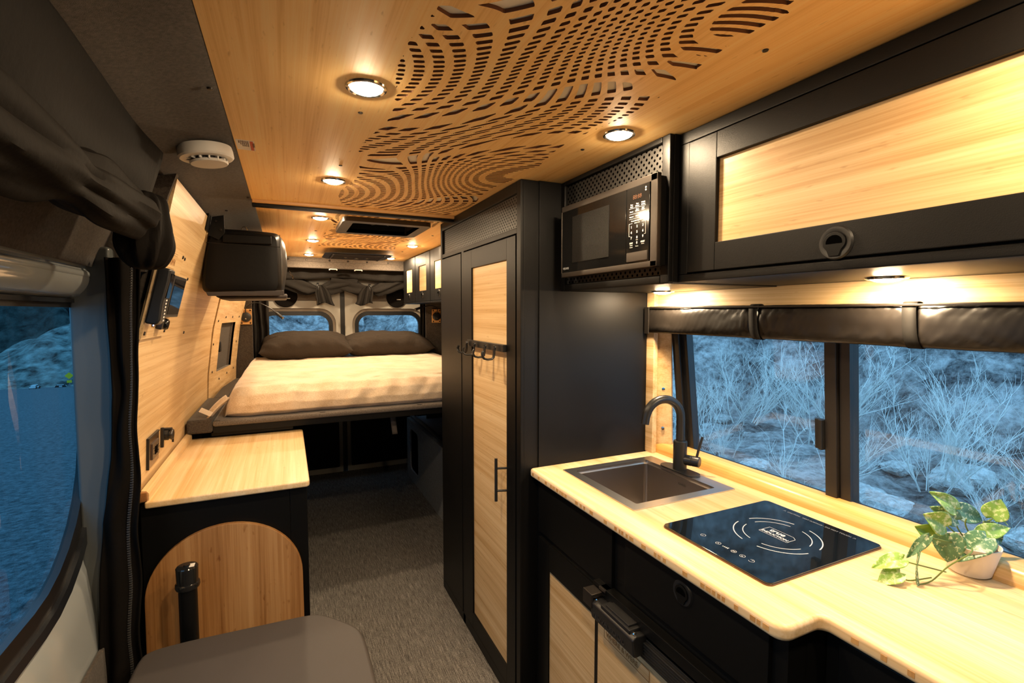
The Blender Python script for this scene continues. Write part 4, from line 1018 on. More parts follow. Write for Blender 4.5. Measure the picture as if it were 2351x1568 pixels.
O('barrel', wlathe(MB(), Md, [(0.020, 0.0), (0.020, 0.020), (0.016, 0.022), (0.016, 0.028), (0, 0.028)], 0.0, 0.0), plastic, so2)
O('cap', wlathe(MB(), Md, [(0.0, 0.034), (0.017, 0.034), (0.019, 0.031), (0.019, 0.027), (0, 0.027)], 0.0, 0.0), mat('cap_bronze_black', (0.03, 0.022, 0.016), 0.3), so2)
f = wbox(wbox(MB(), Md, -0.010, 0.008, 0.016, 0.024, 0.0, 0.030, 0.002), Md, 0.006, 0.010, -0.030, -0.016, 0.028, 0.034, 0.001); O('cap_tab', f, plastic, so2)
lb = thing('wood_block', (-0.392, 1.725, 0.82), 'small dark wooden corner block at the front left of the side counter', 'block')
O('block', MB().box(-0.404, -0.384, 1.737, 1.748, 0.820, 0.848, 0.003), bamboo('block_wood', 'y', (0.30, 0.13, 0.04), (0.2, 0.08, 0.03), (0.36, 0.17, 0.06)), lb)
for (y, z) in ((1.99, 1.56), (2.12, 1.50), (2.30, 1.30)):
    M_ = wallframe(y, z); O('screw', wlathe(MB(), M_, [(0, 0.004), (0.005, 0.003), (0.006, 0)], 0, 0, 12), screwm, wl)
f = MB()
for (y, z) in ((3.22, 1.33), (3.40, 1.35), (3.60, 1.35), (3.82, 1.35), (3.22, 1.04), (3.40, 0.98), (3.62, 0.99), (3.83, 1.0), (3.18, 1.20), (3.85, 1.18)):
    M_ = wallframe(y, z, 0.004); O('screw', wlathe(MB(), M_, [(0, 0.004), (0.006, 0.003), (0.007, 0)], 0, 0, 10), screwm, wl)

# smoke alarm ---------------------------------------------------------------
sa = thing('smoke_alarm', (-0.172, 1.440, 1.79), 'round white smoke alarm on the grey felt beside the bamboo ceiling', 'smoke alarm')
ax = Vector((0.12, 0.0, -1)).normalized(); c = (-0.170, 1.440, 1.786)
O('housing', MB().lathe([(0.0, 0.0), (0.058, 0.0), (0.060, 0.010), (0.0605, 0.024), (0.057, 0.028), (0.044, 0.030), (0.036, 0.026), (0.0, 0.024)], c, ax, 48), white_pl, sa)
O('sounder_ring', MB().lathe([(0.034, 0.024), (0.034, 0.036), (0.0, 0.036)], c, ax, 32), mat('alarm_dark_plastic', (0.03, 0.03, 0.035), 0.6), sa)  # dark grey neck between housing and test button
c2_ = Vector(c)+Vector((0.004, 0.0, 0))
O('test_button', MB().lathe([(0.0, 0.040), (0.040, 0.040), (0.042, 0.037), (0.0405, 0.034), (0.0, 0.034)], tuple(c2_), ax, 40), white_pl, sa)
f = MB()
for k in range(14):
    t = 2*PI*k/14; M_ = Matrix.Translation(Vector(c)+ax*0.031) @ Matrix.Rotation(t, 4, 'Z'); f.box(0.034, 0.045, -0.002, 0.002, -0.005, 0.005, 0.001, M=M_)
O('vent_ribs', f, white_pl, sa)
wl_ = thing('warning_label', (-0.082, 1.437, CZ-0.0006), 'small white and orange warning sticker on the ceiling by the smoke alarm', 'label')
O('paper', MB().box(-0.101, -0.060, 1.397, 1.477, CZ-0.0008, CZ-0.0002, 0), paper, wl_)
O('heading', MB().box(-0.070, -0.0625, 1.400, 1.474, CZ-0.0011, CZ-0.0007, 0), redlab, wl_)
f = MB()
add_text(f, 'WARNING', 0.0075, (-0.0645, 1.412, CZ-0.0013), (0, 1, 0), (1, 0, 0), 'LEFT', 0.0001)
for k, s in enumerate(('Do not paint this alarm', 'Test alarm every week', 'Do not cover or block', 'Replace after ten years', 'See user manual', 'for details')):
    add_text(f, s, 0.0048, (-0.0755-0.0040*k, 1.402, CZ-0.0010), (0, 1, 0), (1, 0, 0), 'LEFT', 0.0001)
O('small_print', f, mat('brown_print', (0.10, 0.05, 0.03), 0.7), wl_)
for (x, y) in ((-0.117, 1.090), (-0.112, 2.05), (-0.20, 2.25)):
    O('screw', MB().lathe([(0, -0.004), (0.005, -0.003), (0.006, 0)], (x, y, 1.801-(abs(x)-0.10)*0.2), (0, 0, 1), 10), screwm, c1)

# ------------------------------------------------------------------ hanging bag
bg = thing('duffel_bag', (-0.16, 2.6, 1.44), 'black zipped storage bag hanging from the left wall above the bed', 'bag')
def bagf(u, v, y0=2.34, y1=2.86):
    # v around a rounded rectangle section, u along y
    t = 2*PI*v; p = 0.22
    cx_, cz_ = -0.155, 1.590
    a = 0.148; c = 0.136
    sx = math.copysign(abs(math.cos(t))**p, math.cos(t)); sz = math.copysign(abs(math.sin(t))**p, math.sin(t))
    e = min(1.0, 1-(abs(2*u-1))**14*0.12)
    bulge = math.sin(PI*u)
    x = cx_+sx*a*e + (0.024*bulge*(0.6+0.4*math.sin(3*sz+1)) if sx > 0.5 else 0)
    x += -0.012*(1-sz)*0.5*(1 if sx < 0 else 0) + 0.018*(1+sz)*(0.5 if sx < 0 else 0)
    z = cz_+sz*c*e + 0.006*nz(x*9, u*5, z_ if False else 0.3)
    x = max(x, wallx(z, 2.5)+0.004)
    return (x+0.004*nz(u*6, z*9, 4), y0+(y1-y0)*u, z)
bm_ = MB().grid(bagf, 30, 96, cv=True)
for u, yy in ((0.0, 2.34), (1.0, 2.86)):
    vs = [Vector(bagf(u, j/96)) for j in range(96)]
    cc = Vector((sum(v.x for v in vs)/96, yy, sum(v.z for v in vs)/96))
    bm_.grid(lambda i, j: tuple((vs[int(round(j*96)) % 96]*(1-i)+cc*i)+Vector((0, (-0.003 if u == 0 else 0.003)*min(1, i*6), 0))), 8, 96, cv=False)
O('body', bm_, nylon, bg)
O('bottom_panel', MB().prism([(-0.285, 2.350, 1.446), (-0.002, 2.350, 1.452), (-0.002, 2.350, 1.474), (-0.292, 2.350, 1.462)], (0, -0.013, 0), 0.003).prism([(-0.245, 2.42, 1.434), (0.010, 2.42, 1.440), (0.012, 2.42, 1.462), (-0.27, 2.42, 1.448)], (0, 0.35, 0), 0.008), nylon_b, bg)
f = MB(); f.tube([(-0.014+0.001, 2.336, z) for z in (1.71, 1.66, 1.60, 1.54, 1.47)], 0.0012, 6).tube([(-0.285, 2.337, 1.662), (-0.15, 2.336, 1.660), (-0.012, 2.337, 1.658)], 0.0012, 6)
O('piping', f, plastic, bg)
O('pocket', MB().box(-0.225, -0.045, 2.318, 2.330, 1.664, 1.700, 0.004, 3), nylon, bg)
f = MB()
for k in range(12):
    t0, t1 = PI*k/12, PI*(k+1)/12; f.tube([(-0.150+0.011*math.cos(t0), 2.40, 1.728+0.016*math.sin(t0)), (-0.150+0.011*math.cos(t1), 2.40, 1.728+0.016*math.sin(t1))], 0.0016, 6)
O('ring', f, chrome, bg)
f = MB().tube([(0.022, 2.50, 1.570), (0.034, 2.49, 1.548)], 0.0015, 6).tube([(0.034, 2.49, 1.548), (0.040, 2.49, 1.530)], 0.003, 6).tube([(0.024, 2.48, 1.555), (0.036, 2.47, 1.535)], 0.0012, 6)
O('zip_pull', f, chrome, bg)
bk = thing('wall_bracket', (-0.25, 2.30, 1.70), 'black angled steel bracket fixed to the top of the left wall above the bag', 'bracket')
O('plate', MB().prism([(wallx(1.762, 2.3)+0.004, 2.31, 1.762), (wallx(1.69)+0.006, 2.31, 1.688), (-0.236, 2.31, 1.672), (-0.214, 2.31, 1.702), (-0.216, 2.31, 1.772)], (0, 0.006, 0), 0.001).prism([(wallx(1.75)+0.003, 2.24, 1.763), (wallx(1.70)+0.003, 2.24, 1.700), (wallx(1.70)+0.003, 2.33, 1.700), (wallx(1.75)+0.003, 2.33, 1.763)], (0.003, 0, 0), 0), black_s, bk)
f = MB()
for p in ((-0.243, 2.307, 1.745), (-0.228, 2.307, 1.712)): O('bolt', MB().lathe([(0, 0.004), (0.004, 0.004), (0.005, 0)], p, (0, -1, 0), 10), screwm, bk)

# ------------------------------------------------------------------ bed
bp = thing('bed_platform', (0.4, 3.4, 0.855), 'felt-edged bed platform on a black beam across the back of the van', 'bed base')
O('deck', MB().box(-0.300, 1.22, 2.49, 4.36, 0.878, 0.900, 0.004), felt_l, bp)
O('edge_wrap', MB().box(-0.302, 1.22, 2.472, 2.50, 0.876, 0.9015, 0.010, 4), felt_l, bp)
O('front_beam', MB().box(-0.302, 1.22, 2.484, 2.52, 0.846, 0.8765, 0.002).box(-0.31, 0.02, 2.50, 2.53, 0.830, 0.846, 0.001), black, bp)
O('side_ledge', MB().box(-0.400, -0.303, 2.475, 3.10, 0.850, 0.912, 0.012, 4).box(-0.37, -0.303, 3.10, 3.95, 0.850, 0.912, 0.006), felt, bp)
O('support_leg', MB().box(1.10, 1.15, 2.50, 2.55, 0.5, 0.846, 0.001).box(-0.36, -0.32, 2.60, 2.66, 0.0, 0.85, 0.001), black, bp)
f = MB()
for x in (-0.285, 0.15, 0.62): f.box(x-0.012, x+0.012, 2.478, 2.486, 0.9012, 0.9022, 0)
O('velcro_tab', f, plastic, bp)
O('strap', MB().grid(lambda u, v: (0.489+0.028*u+0.012*v, 2.60-0.004*v, 0.846-0.115*v), 2, 8), mat('grey_webbing', (0.10, 0.085, 0.075), 0.8), bp, solid=0.002)
mt = thing('mattress', (0.42, 3.4, 0.9015), 'mattress under a fuzzy cream fleece blanket', 'mattress')
MX0, MX1, MY0, MY1, MZ0, MZ1 = -0.262, 1.16, 2.515, 4.30, 0.903, 1.042
def matf(u, v):
    # u across x, v along the profile: front bottom -> front top -> back
    pr_ = [(MY0+0.02, MZ0), (MY0-0.012, MZ0+0.020), (MY0-0.018, MZ0+0.055), (MY0-0.006, MZ0+0.100), (MY0+0.035, MZ1-0.004), (MY0+0.12, MZ1+0.004)]
    n1 = 0.35
    if v < n1:
        t = v/n1*(len(pr_)-1); i = min(int(t), len(pr_)-2); t -= i; y = pr_[i][0]*(1-t)+pr_[i+1][0]*t; z = pr_[i][1]*(1-t)+pr_[i+1][1]*t
    else:
        t = (v-n1)/(1-n1); y = pr_[-1][0]+(MY1-pr_[-1][0])*t; z = MZ1+0.004
    x = MX0+(MX1-MX0)*u
    # rounded left and right sides
    e = min(u, 1-u)*(MX1-MX0)
    if e < 0.07:
        q = 1-e/0.07; z2 = MZ0+(z-MZ0)*math.sqrt(max(0, 1-q*q)); z = z2
        if v < n1: y += 0.05*q*q
    w = 0.007*nz(x*7+y*2, y*5, 1.5)+0.003*nz(x*18, y*16, 3)
    if v < n1: w += 0.006*nz(x*16-z*12, z*7, 7); y -= w*1.3
    z = max(MZ0-0.0005, z+w*(1 if z > MZ0+0.03 else 0.0))
    return (x, y, z)
O('blanket', MB().grid(matf, 150, 120), blanket, mt)
O('care_label', MB().prism([(-0.345, 2.50, 0.960), (-0.300, 2.485, 0.938), (-0.312, 2.485, 0.922), (-0.356, 2.50, 0.944)], (0.002, -0.001, 0.002), 0.0005), paper, mt)
O('blanket_corner', MB().grid(lambda u, v: (-0.25-0.075*v+0.01*math.sin(5*u), 2.53+0.10*u-0.03*v, 0.985-0.045*v-0.03*v*v+0.006*math.sin(9*u)), 10, 10), blanket, mt, solid=0.008)
def pillow(x0, x1, yc, zc, ly, hgt, tilt, lab, seed):
    """stuffed pillow: flat seam with pulled corners, leaning back on the bed"""
    xc, hx_ = (x0+x1)/2, (x1-x0)/2
    def pt(a, b, sg_):
        ta = max(0, 1-abs(a)**3.2); tb = max(0, 1-abs(b)**3.2)
        th = (ta**0.55)*(tb**0.55)*hgt/2
        ax_ = a*hx_*(1-0.05*(1-b*b)*0-0.055*(1-abs(b)**2)*abs(a)**6); bx = b*ly/2*(1-0.09*(1-abs(a)**2)*0-0.06*(1-a*a)*abs(b)**6)
        e = 1-min(ta, tb)
        wr = 0.012*nz(a*2.2, b*2.2, seed)+0.006*nz(a*7+b*3, b*4, seed+3)+e*0.010*math.sin(a*17*(abs(b) > 0.6)+b*13*(abs(a) > 0.6)+seed)*min(1, th*40)
        h_ = sg_*th+wr*(1 if sg_ > 0 else 0.4)*min(1, th*30)
        c, s_ = math.cos(tilt), math.sin(tilt)
        return (xc+ax_, yc+bx*c-h_*s_, max(zc+bx*s_+h_*c, MZ1+0.006))
    mb = MB()
    for sg_ in (1, -1): mb.grid(lambda u, v: pt(-math.cos(PI*u), -math.cos(PI*v), sg_), 56, 36)
    bmesh.ops.remove_doubles(mb.bm, verts=mb.bm.verts, dist=0.0004)
    return O('pillow', mb, pillow_m, label=lab, cat='pillow', group='charcoal pillows at the head of the bed')
pillow(-0.175, 0.450, 3.96, 1.128, 0.40, 0.20, 0.16, 'plump charcoal pillow on the left side of the bed', 1)
pillow(0.395, 1.085, 4.00, 1.124, 0.40, 0.19, 0.14, 'plump charcoal pillow on the right side of the bed', 8)

# ------------------------------------------------------------------ rear corners, curtains, reading lamps
O('wall_left', MB().box(-0.36, -0.215, 3.955, 3.975, 0.2, 1.76, 0.002), felt, kind='structure')
O('wall_right', MB().box(1.05, 1.27, 3.955, 3.975, 0.2, 1.76, 0.002).box(1.14, 1.27, 3.975, 4.40, 0.2, 1.76, 0.002), felt, kind='structure')
def curtain(x0, x1, y, z0, z1, lab, seed, amp=0.012):
    def f(u, v):
        x = x0+(x1-x0)*u; z = z1-(z1-z0)*v
        return (x, y+amp*math.sin(u*18+seed+1.5*nz(u*3, v*4, seed))+0.006*nz(u*7, v*9, seed), z)
    return O('curtain', MB().grid(f, 40, 40), cloth_r, solid=0.003, label=lab, cat='curtain')
curtain(-0.235, -0.112, 4.09, 0.95, 1.72, 'black curtain gathered at the left edge of the rear doors', 1)
curtain(1.035, 1.125, 4.09, 0.95, 1.72, 'black curtain gathered at the right edge of the rear doors', 5)
O('curtain_valance', MB().grid(lambda u, v: (-0.30+1.5*u, 4.25+0.006*math.sin(60*u)+0.004*nz(u*20, v*3, 1), 1.775-0.115*v-0.02*math.sin(PI*u*2)**2), 90, 6), cloth_r, solid=0.004, label='black cloth valance hanging across the top of the rear doors', cat='curtain')
def tied(cx_, s_, lab, seed):
    """rolled up door curtain caught by a tie, with a flared tail"""
    th = thing('tied_curtain', (cx_, 4.27, 1.45), lab, 'curtain', 'rolled and tied curtains on the rear doors')
    def swag(u, v):
        t = u; x = cx_+s_*(-0.31+0.62*t) if True else 0
        pinch = math.exp(-((t-0.5)/0.09)**2)
        zc = 1.615-0.05*math.sin(PI*t)**2+0.03*(abs(t-0.5)*2)**2
        h_ = 0.058*(1-0.60*pinch); d_ = 0.030*(1-0.3*pinch)
        a = 2*PI*v; w = 1+0.16*math.sin(5*a+8*t+seed)+0.12*nz(t*6, v*7, seed)
        return (x+0.01*math.sin(a*2), 4.285-d_*math.cos(a)*w, zc+h_*math.sin(a)*w)
    O('swag', MB().grid(swag, 60, 36, cv=True), cloth_r, th)
    def tail(u, v):
        wd = 0.018+0.062*v+0.012*math.sin(v*5); x = cx_+s_*0.02+(u-0.5)*2*wd+s_*0.035*v
        return (x, 4.255-0.020*math.sin(u*14+seed)*(0.4+v*0.6)-0.012*v, 1.60-0.155*v-0.012*math.sin(u*6+seed)*v)
    O('tail', MB().grid(tail, 30, 20), cloth_r, th, solid=0.005)
    O('tie', MB().grid(lambda u, v: (cx_+s_*0.0+(u-0.5)*0.016, 4.28-0.028*math.cos(2*PI*v), 1.578+0.040*math.sin(2*PI*v)), 2, 20, cv=True), plastic, th)
    return th
tied(0.245, 1, 'rolled black curtain tied up over the left rear door window', 2)
tied(0.655, -1, 'rolled black curtain tied up over the right rear door window', 6)
for (x, lab) in ((0.005, 'black round magnet patch on the felt above the left rear window'), (0.90, 'black round magnet patch on the felt above the right rear window')):
    m_ = thing('magnet_patch', (x, 4.37, 1.53), lab, 'patch', 'round black patches above the rear windows')
    O('disc', MB().lathe([(0, 0.006), (0.085, 0.005), (0.090, 0)], (x, 4.384, 1.51), (0, -1, 0), 36), cloth, m_)
    O('tag', MB().box(x+0.0, x+0.035, 4.372, 4.376, 1.488, 1.494, 0), paper, m_)
for (x, lab) in ((0.355, 'small white clip on the felt strip above the left rear door'), (0.548, 'small white clip on the felt strip above the right rear door')):
    O('clip', MB().box(x-0.028, x+0.028, 4.150, 4.166, 1.717, 1.725, 0.002).box(x-0.032, x-0.024, 4.150, 4.166, 1.712, 1.721, 0.001).box(x+0.024, x+0.032, 4.150, 4.166, 1.712, 1.721, 0.001), white_pl, label=lab, cat='clip', group='white clips above the rear doors')
for x in (0.03, 0.16, 0.33, 0.47, 0.62, 0.79):
    O('screw', MB().lathe([(0, 0.005), (0.006, 0.004), (0.008, 0)], (x, 4.160, 1.788), (0, -1, 0), 12), screwm, c2)
def reading_lamp(x, z, side, lab, path):
    l = thing('reading_lamp', (x, 3.95, z-0.06), lab, 'lamp', 'gooseneck reading lamps in the rear corners')
    p_ = O('mount_plate', MB().box(x-0.036, x+0.036, 3.938, 3.954, z-0.052, z+0.058, 0.003), bam_edge, l)
    f = MB()
    for a in (-0.027, 0.027):
        for b_ in (-0.042, 0.048): O('screw', MB().lathe([(0, 0.003), (0.005, 0.003), (0.006, 0)], (x+a, 3.938, z+b_), (0, -1, 0), 12), screwm, p_)
    b_ = O('switch_base', MB().lathe([(0, 0.016), (0.026, 0.016), (0.033, 0.012), (0.034, 0)], (x, 3.938, z), (0, -1, 0), 32), plastic, l)
    O('button', MB().lathe([(0, 0.019), (0.005, 0.018), (0.006, 0.015)], (x, 3.938, z-0.012), (0, -1, 0), 12), chrome, b_)
    O('gooseneck', MB().tube(path, 0.0035, 8), plastic, l)
    a, c = Vector(path[-1]), Vector(path[-1])-Vector(path[-2]); c.normalize()
    O('lamp_head', MB().tube([a, a+c*0.010, a+c*0.062], [0.005, 0.010, 0.010], 16), plastic, l)
    O('lamp_bezel', MB().tube([a+c*0.060, a+c*0.066], [0.0105, 0.0105], 16), chrome, l)
def curve(P, n=6):
    P = [Vector(p) for p in P]; out = []
    for i in range(len(P)-1):
        a = P[max(i-1, 0)]; b_ = P[i]; c = P[i+1]; d = P[min(i+2, len(P)-1)]
        for k in range(n):
            t = k/n; out.append(0.5*((2*b_)+(c-a)*t+(2*a-5*b_+4*c-d)*t*t+(3*b_-a-3*c+d)*t**3))
    return out+[P[-1]]
reading_lamp(-0.253, 1.345, 1, 'black gooseneck reading lamp on a bamboo plate in the left rear corner', curve([(-0.253, 3.93, 1.37), (-0.25, 3.915, 1.41), (-0.215, 3.90, 1.440), (-0.165, 3.90, 1.444), (-0.10, 3.90, 1.410), (-0.062, 3.90, 1.378)]))
reading_lamp(1.135, 1.345, -1, 'black gooseneck reading lamp on a bamboo plate in the right rear corner', curve([(1.135, 3.93, 1.37), (1.13, 3.90, 1.41), (1.08, 3.86, 1.432), (1.02, 3.83, 1.428), (0.97, 3.80, 1.415)]))

# small rear overhead cabinets ---------------------------------------------
def rear_cab(y0, y1, lab):
    c = thing('rear_cabinet', (1.05, (y0+y1)/2, 1.445), lab, 'cabinet', 'small black overhead cabinets above the bed')
    O('body', MB().box(0.916, 1.255, y0, y1, 1.446, CZ, 0.002).box(0.900, 0.918, y0, y1, 1.446, 1.456, 0.002), black, c)
    d_ = MB(); a0, a1, b0, b1 = y0+0.004, y1-0.004, 1.459, 1.798; m_ = (a1-a0)*0.24; p0, p1, q0, q1 = a0+m_, a1-m_, 1.535, 1.715
    for q in ((a0, p0, b0, b1), (p1, a1, b0, b1), (p0, p1, b0, q0), (p0, p1, q1, b1)): d_.box(0.902, 0.914, q[0], q[1], q[2], q[3], 0.0015)
    dd_ = O('door', d_, black, c); O('wood_panel', MB().box(0.908, 0.913, p0-0.002, p1+0.002, q0-0.002, q1+0.002, 0), bam_y, dd_)
    latch(dd_, (a0+a1)/2, 1.502, 0.902, 0.024)
rear_cab(3.70, 4.10, 'rearmost small black overhead cabinet with bamboo insert, beside the rear door')
rear_cab(3.28, 3.695, 'middle small black overhead cabinet with bamboo insert, above the bed')
rear_cab(2.86, 3.275, 'small black overhead cabinet partly hidden by the tall cabinet')
rear_cab(2.44, 2.855, 'small black overhead cabinet hidden behind the tall cabinet')

# roof fan and air vent ------------------------------------------------------
rf = thing('roof_fan', (0.445, 2.52, 1.77), 'square black roof fan opening in the rear bamboo ceiling', 'roof fan')
A = rrect(0.245, 0.650, 2.315, 2.700, 0.03, 5); B = rrect(0.292, 0.604, 2.365, 2.655, 0.012, 5)
z_f = CZ-0.016
mb = MB(); ring_panel(mb, A, B, lambda a, b_: (a, b_, z_f), (0, 0, 0.021)); O('flange', mb, mat('fan_flange', (0.055, 0.052, 0.05), 0.4), rf)
mb = MB(); ring_panel(mb, rrect(0.290, 0.606, 2.363, 2.657, 0.012, 5), rrect(0.292, 0.604, 2.365, 2.655, 0.012, 5), lambda a, b_: (a, b_, z_f+0.002), (0, 0, 0.10)); O('duct', mb, plastic, rf)
O('lid', MB().box(0.285, 0.611, 2.36, 2.66, z_f+0.10, z_f+0.108, 0), gapm, rf)
f = MB()
for k in range(10):
    M_ = Matrix.Translation((0.448, 2.51, z_f+0.05)) @ Matrix.Rotation(2*PI*k/10, 4, 'Z') @ Matrix.Rotation(0.45, 4, 'X'); f.box(0.03, 0.135, -0.018, 0.018, -0.001, 0.001, 0, M=M_)
O('fan_blades', f, plastic, rf)
O('hub', MB().lathe([(0, 0.0), (0.03, 0.0), (0.035, 0.02), (0, 0.02)], (0.448, 2.51, z_f+0.04), (0, 0, 1), 24), plastic, rf)
av = thing('air_vent', (0.47, 3.65, 1.77), 'low black air conditioner vent with clipped corners near the rear doors', 'vent')
av_o = [(0.25, 3.50), (0.29, 3.46), (0.66, 3.46), (0.70, 3.50), (0.70, 3.82), (0.66, 3.90), (0.29, 3.90), (0.25, 3.82)]
mb = MB(); b_ = bmesh.new(); vs = [b_.verts.new((x, y, CZ+0.006)) for x, y in av_o]; f0 = b_.faces.new(vs)
r_ = bmesh.ops.inset_region(b_, faces=[f0], thickness=0.03); bmesh.ops.translate(b_, vec=(0, 0, -0.034), verts=f0.verts); bmesh.ops.recalc_face_normals(b_, faces=b_.faces); mb._merge(b_)
O('housing', mb, plastic, av)
f = MB()
for k in range(9): f.box(0.31, 0.64, 3.53+0.036*k, 3.538+0.036*k, CZ-0.036, CZ-0.027, 0.001)
f.box(0.30, 0.31, 3.52, 3.84, CZ-0.038, CZ-0.027, 0.001).box(0.64, 0.65, 3.52, 3.84, CZ-0.038, CZ-0.027, 0.001)
O('louvres', f, mat('vent_louvre', (0.035, 0.03, 0.028), 0.4), av)
for x in (0.40, 0.475, 0.55): O('outlet', MB().lathe([(0, -0.004), (0.016, -0.005), (0.020, -0.002), (0.021, 0.0)], (x, 3.70, CZ-0.036), (0, 0, 1), 20), gloss_black, av)

# storage box over the wheel arch -------------------------------------------
sb = thing('wheel_arch_box', (1.09, 3.3, 0.0), 'blue-grey felt box with a rounded opening along the floor under the bed', 'box')
mb = MB(); A = rrect(2.32, 4.09, 0.0, 0.492, 0.004, 8); B = rrect(3.715, 3.985, 0.085, 0.425, 0.05, 8)
ring_panel(mb, A, B, lambda a, b_: (0.912, a, b_), (0.012, 0, 0)); mb.box(0.922, 1.255, 2.32, 4.09, 0.480, 0.492, 0.001).box(0.912, 1.255, 4.078, 4.09, 0.0, 0.49, 0.001)
O('shell', mb, mat('cool_grey_laminate', (0.42, 0.44, 0.45), 0.7, var=(160, 0.3)), sb)
O('inside', MB().box(0.935, 1.25, 3.6, 4.07, 0.01, 0.47, 0), gapm, sb)  # near-black filler, the inner shade of the box put into its colour
O('track', MB().box(0.935, 0.965, 2.32, 4.08, 0.492, 0.512, 0.003).box(0.985, 1.00, 2.32, 4.08, 0.492, 0.50, 0.002), mat('anodised_track', (0.35, 0.35, 0.35), 0.35, metal=0.8), sb)

# ------------------------------------------------------------------ door curtain: rolled top and hanging side
rc = thing('rolled_curtain', (-0.30, 0.7, 1.47), 'bulky rolled black curtain tied up above the sliding door', 'curtain')
def rollf(u, v):
    y = -0.85+2.19*u; a = 2*PI*v
    cx_ = -0.282+0.008*math.sin(y*5); cz_ = 1.580-0.006*math.sin(y*4)
    pinch = math.exp(-((y-0.93)/0.06)**2)*0.22+math.exp(-((y-1.29)/0.03)**2)*0.10+math.exp(-((y-0.42)/0.08)**2)*0.15
    r = (0.050+0.009*nz(y*3, a*0.8 if a < PI else (2*PI-a)*0.8, 3))*(1-pinch)
    am = a if a < PI else 2*PI-a
    fold = 0.013*nz(y*3.5-am*1.2, am*2.4, 5)+0.008*math.sin(am*4+y*9)*(0.3+0.7*nz(y*2, 1, 1))
    r += fold
    e = min(1.0, (1-u)/0.03)**0.5
    return (cx_+r*0.92*e*math.cos(a), y, cz_+r*1.12*e*math.sin(a))
O('roll', MB().grid(rollf, 150, 60, cv=True), cloth, rc)
def endf(u, v):
    # gathered, pleated end hanging off the roll
    th = PI*u; a = 2*PI*v
    r = math.sin(th)**0.5; w = 1+0.10*math.sin(a*9+5*u)+0.16*nz(math.cos(a)*2, math.sin(a)*2, u*4)
    x = -0.290+0.052*r*w*math.cos(a); y = 1.392+0.080*r*w*math.sin(a)*0.9; z = 1.567-0.088*math.cos(PI-th)
    return (x, y, z)
O('gathered_end', MB().grid(endf, 40, 72, cv=True), cloth, rc)
def flapf(u, v):
    y = -0.85+2.30*u; t = v
    x = -0.262-0.040*t+0.010*nz(y*3, t*2, 8)+0.004*math.sin(PI*t); z = 1.768-0.155*t
    return (x+0.004*math.sin(y*9+t*5), y, z)
O('upper_cloth', MB().grid(flapf, 90, 20), mat('curtain_cloth_upper', (0.0055, 0.0046, 0.0040), 0.8, spec=0.1, bump=(60, 0.2, 0.004)), rc, solid=0.004)
hc_ = thing('side_curtain', (-0.41, 1.60, 0.0), 'black zipped curtain hanging down the edge of the sliding door opening', 'curtain')
def sidec(u, v):
    z = 1.52*(1-v)
    def ip(T):
        for (a, xa), (b, xb) in zip(T, T[1:]):
            if z <= b: return xa+(xb-xa)*(z-a)/(b-a)
        return T[-1][1]
    xr = ip([(0, -.385), (.58, -.380), (.88, -.371), (1.17, -.365), (1.52, -.346)])+0.005*nz(z*7, 1, 2)
    xl = ip([(0, -.470), (.40, -.464), (.60, -.459), (.83, -.447), (1.0, -.420), (1.17, -.408), (1.52, -.415)])+0.004*nz(z*5, 4, 2)
    x = xr+(xl-xr)*u
    y = 1.600-0.030*u+0.010*math.sin(u*9+2*nz(z*3, u, 1))+0.012*nz(z*7, u*3, 4)
    return (x, y, z)
O('cloth', MB().grid(sidec, 24, 90), cloth, hc_, solid=0.004)
f = MB(); zz = []
for k in range(70):
    v = k/69; p = sidec(0.27, v); zz.append((p[0], p[1]-0.004, p[2]))
O('zip_tape', MB().tube(zz, 0.0035, 6), rubber, hc_)
for k in range(230):
    v = k/230; p = sidec(0.27, v); f.box(p[0]-0.0035, p[0]+0.0035, p[1]-0.0095, p[1]-0.005, p[2]-0.0016, p[2]+0.0016, 0)
O('zip_teeth', f, mat('zip_teeth_black', (0.05, 0.048, 0.046), 0.35), hc_)

# ------------------------------------------------------------------ outside
def hill(u, v):
    """terrain on the right and behind the van"""
    x = 1.8+24*u; y = -8+40*v
    d = x+max(0, (y-7))*1.15
    base = -0.95-0.10*max(0, 4-x)*0+0.10*nz(x*0.7, y*0.7, 0)+0.16*nz(x*2.2, y*2.2, 3)
    st_ = max(0, d-9.6+1.0*nz(y*0.4, 0, 2)); z = base+st_*1.05+st_*0.55*nz(x*0.45-y*0.3, y*0.5, 4)+min(1, st_)*0.45*nz(x*1.3, y*1.6+x, 6)
    return (x, y, z)
O('ground', MB().grid(hill, 150, 220), rock, kind='structure', label=None)
def hill2(u, v):
    y = 4.9+24*v; xl_ = max(-2.3, -0.21*y); x = xl_+(1.8-xl_)*u; st_ = max(0, y-11+0.6*nz(x*0.4, 0, 2))
    return (x, y, -0.7+0.1*nz(x, y, 1)+st_*0.9+min(1, st_)*0.5*nz(x*1.1, y*1.2, 6))
O('ground', MB().grid(hill2, 90, 120), rock, kind='structure')
def roadz(y): return -0.56-0.092*max(0, y-4)
O('road', MB().grid(lambda u, v: (-60+59.3*u, -14+74*v, roadz(-14+74*v)), 20, 60), asphalt, kind='structure')
def lefthill(u, v):
    x = -60+50*u; y = 60+22*v
    top = -4.8+5.0*min(1, max(0, (x+31)/8.0))**0.8+1.2*nz(x*0.25, 1, 1)
    z = roadz(60)-0.1+(top-roadz(60))*math.sin(min(1, v*1.3)*PI/2)+0.8*nz(x*0.35, y*0.35, 3)*min(1, v*4)
    return (x, y, z)
O('ground', MB().grid(lefthill, 150, 60), mat('scrub_slope', (0.20, 0.20, 0.18), 0.95, spec=0.1, bump=(1.2, 1.0, 0.4), var=(0.9, 0.85)), kind='structure')
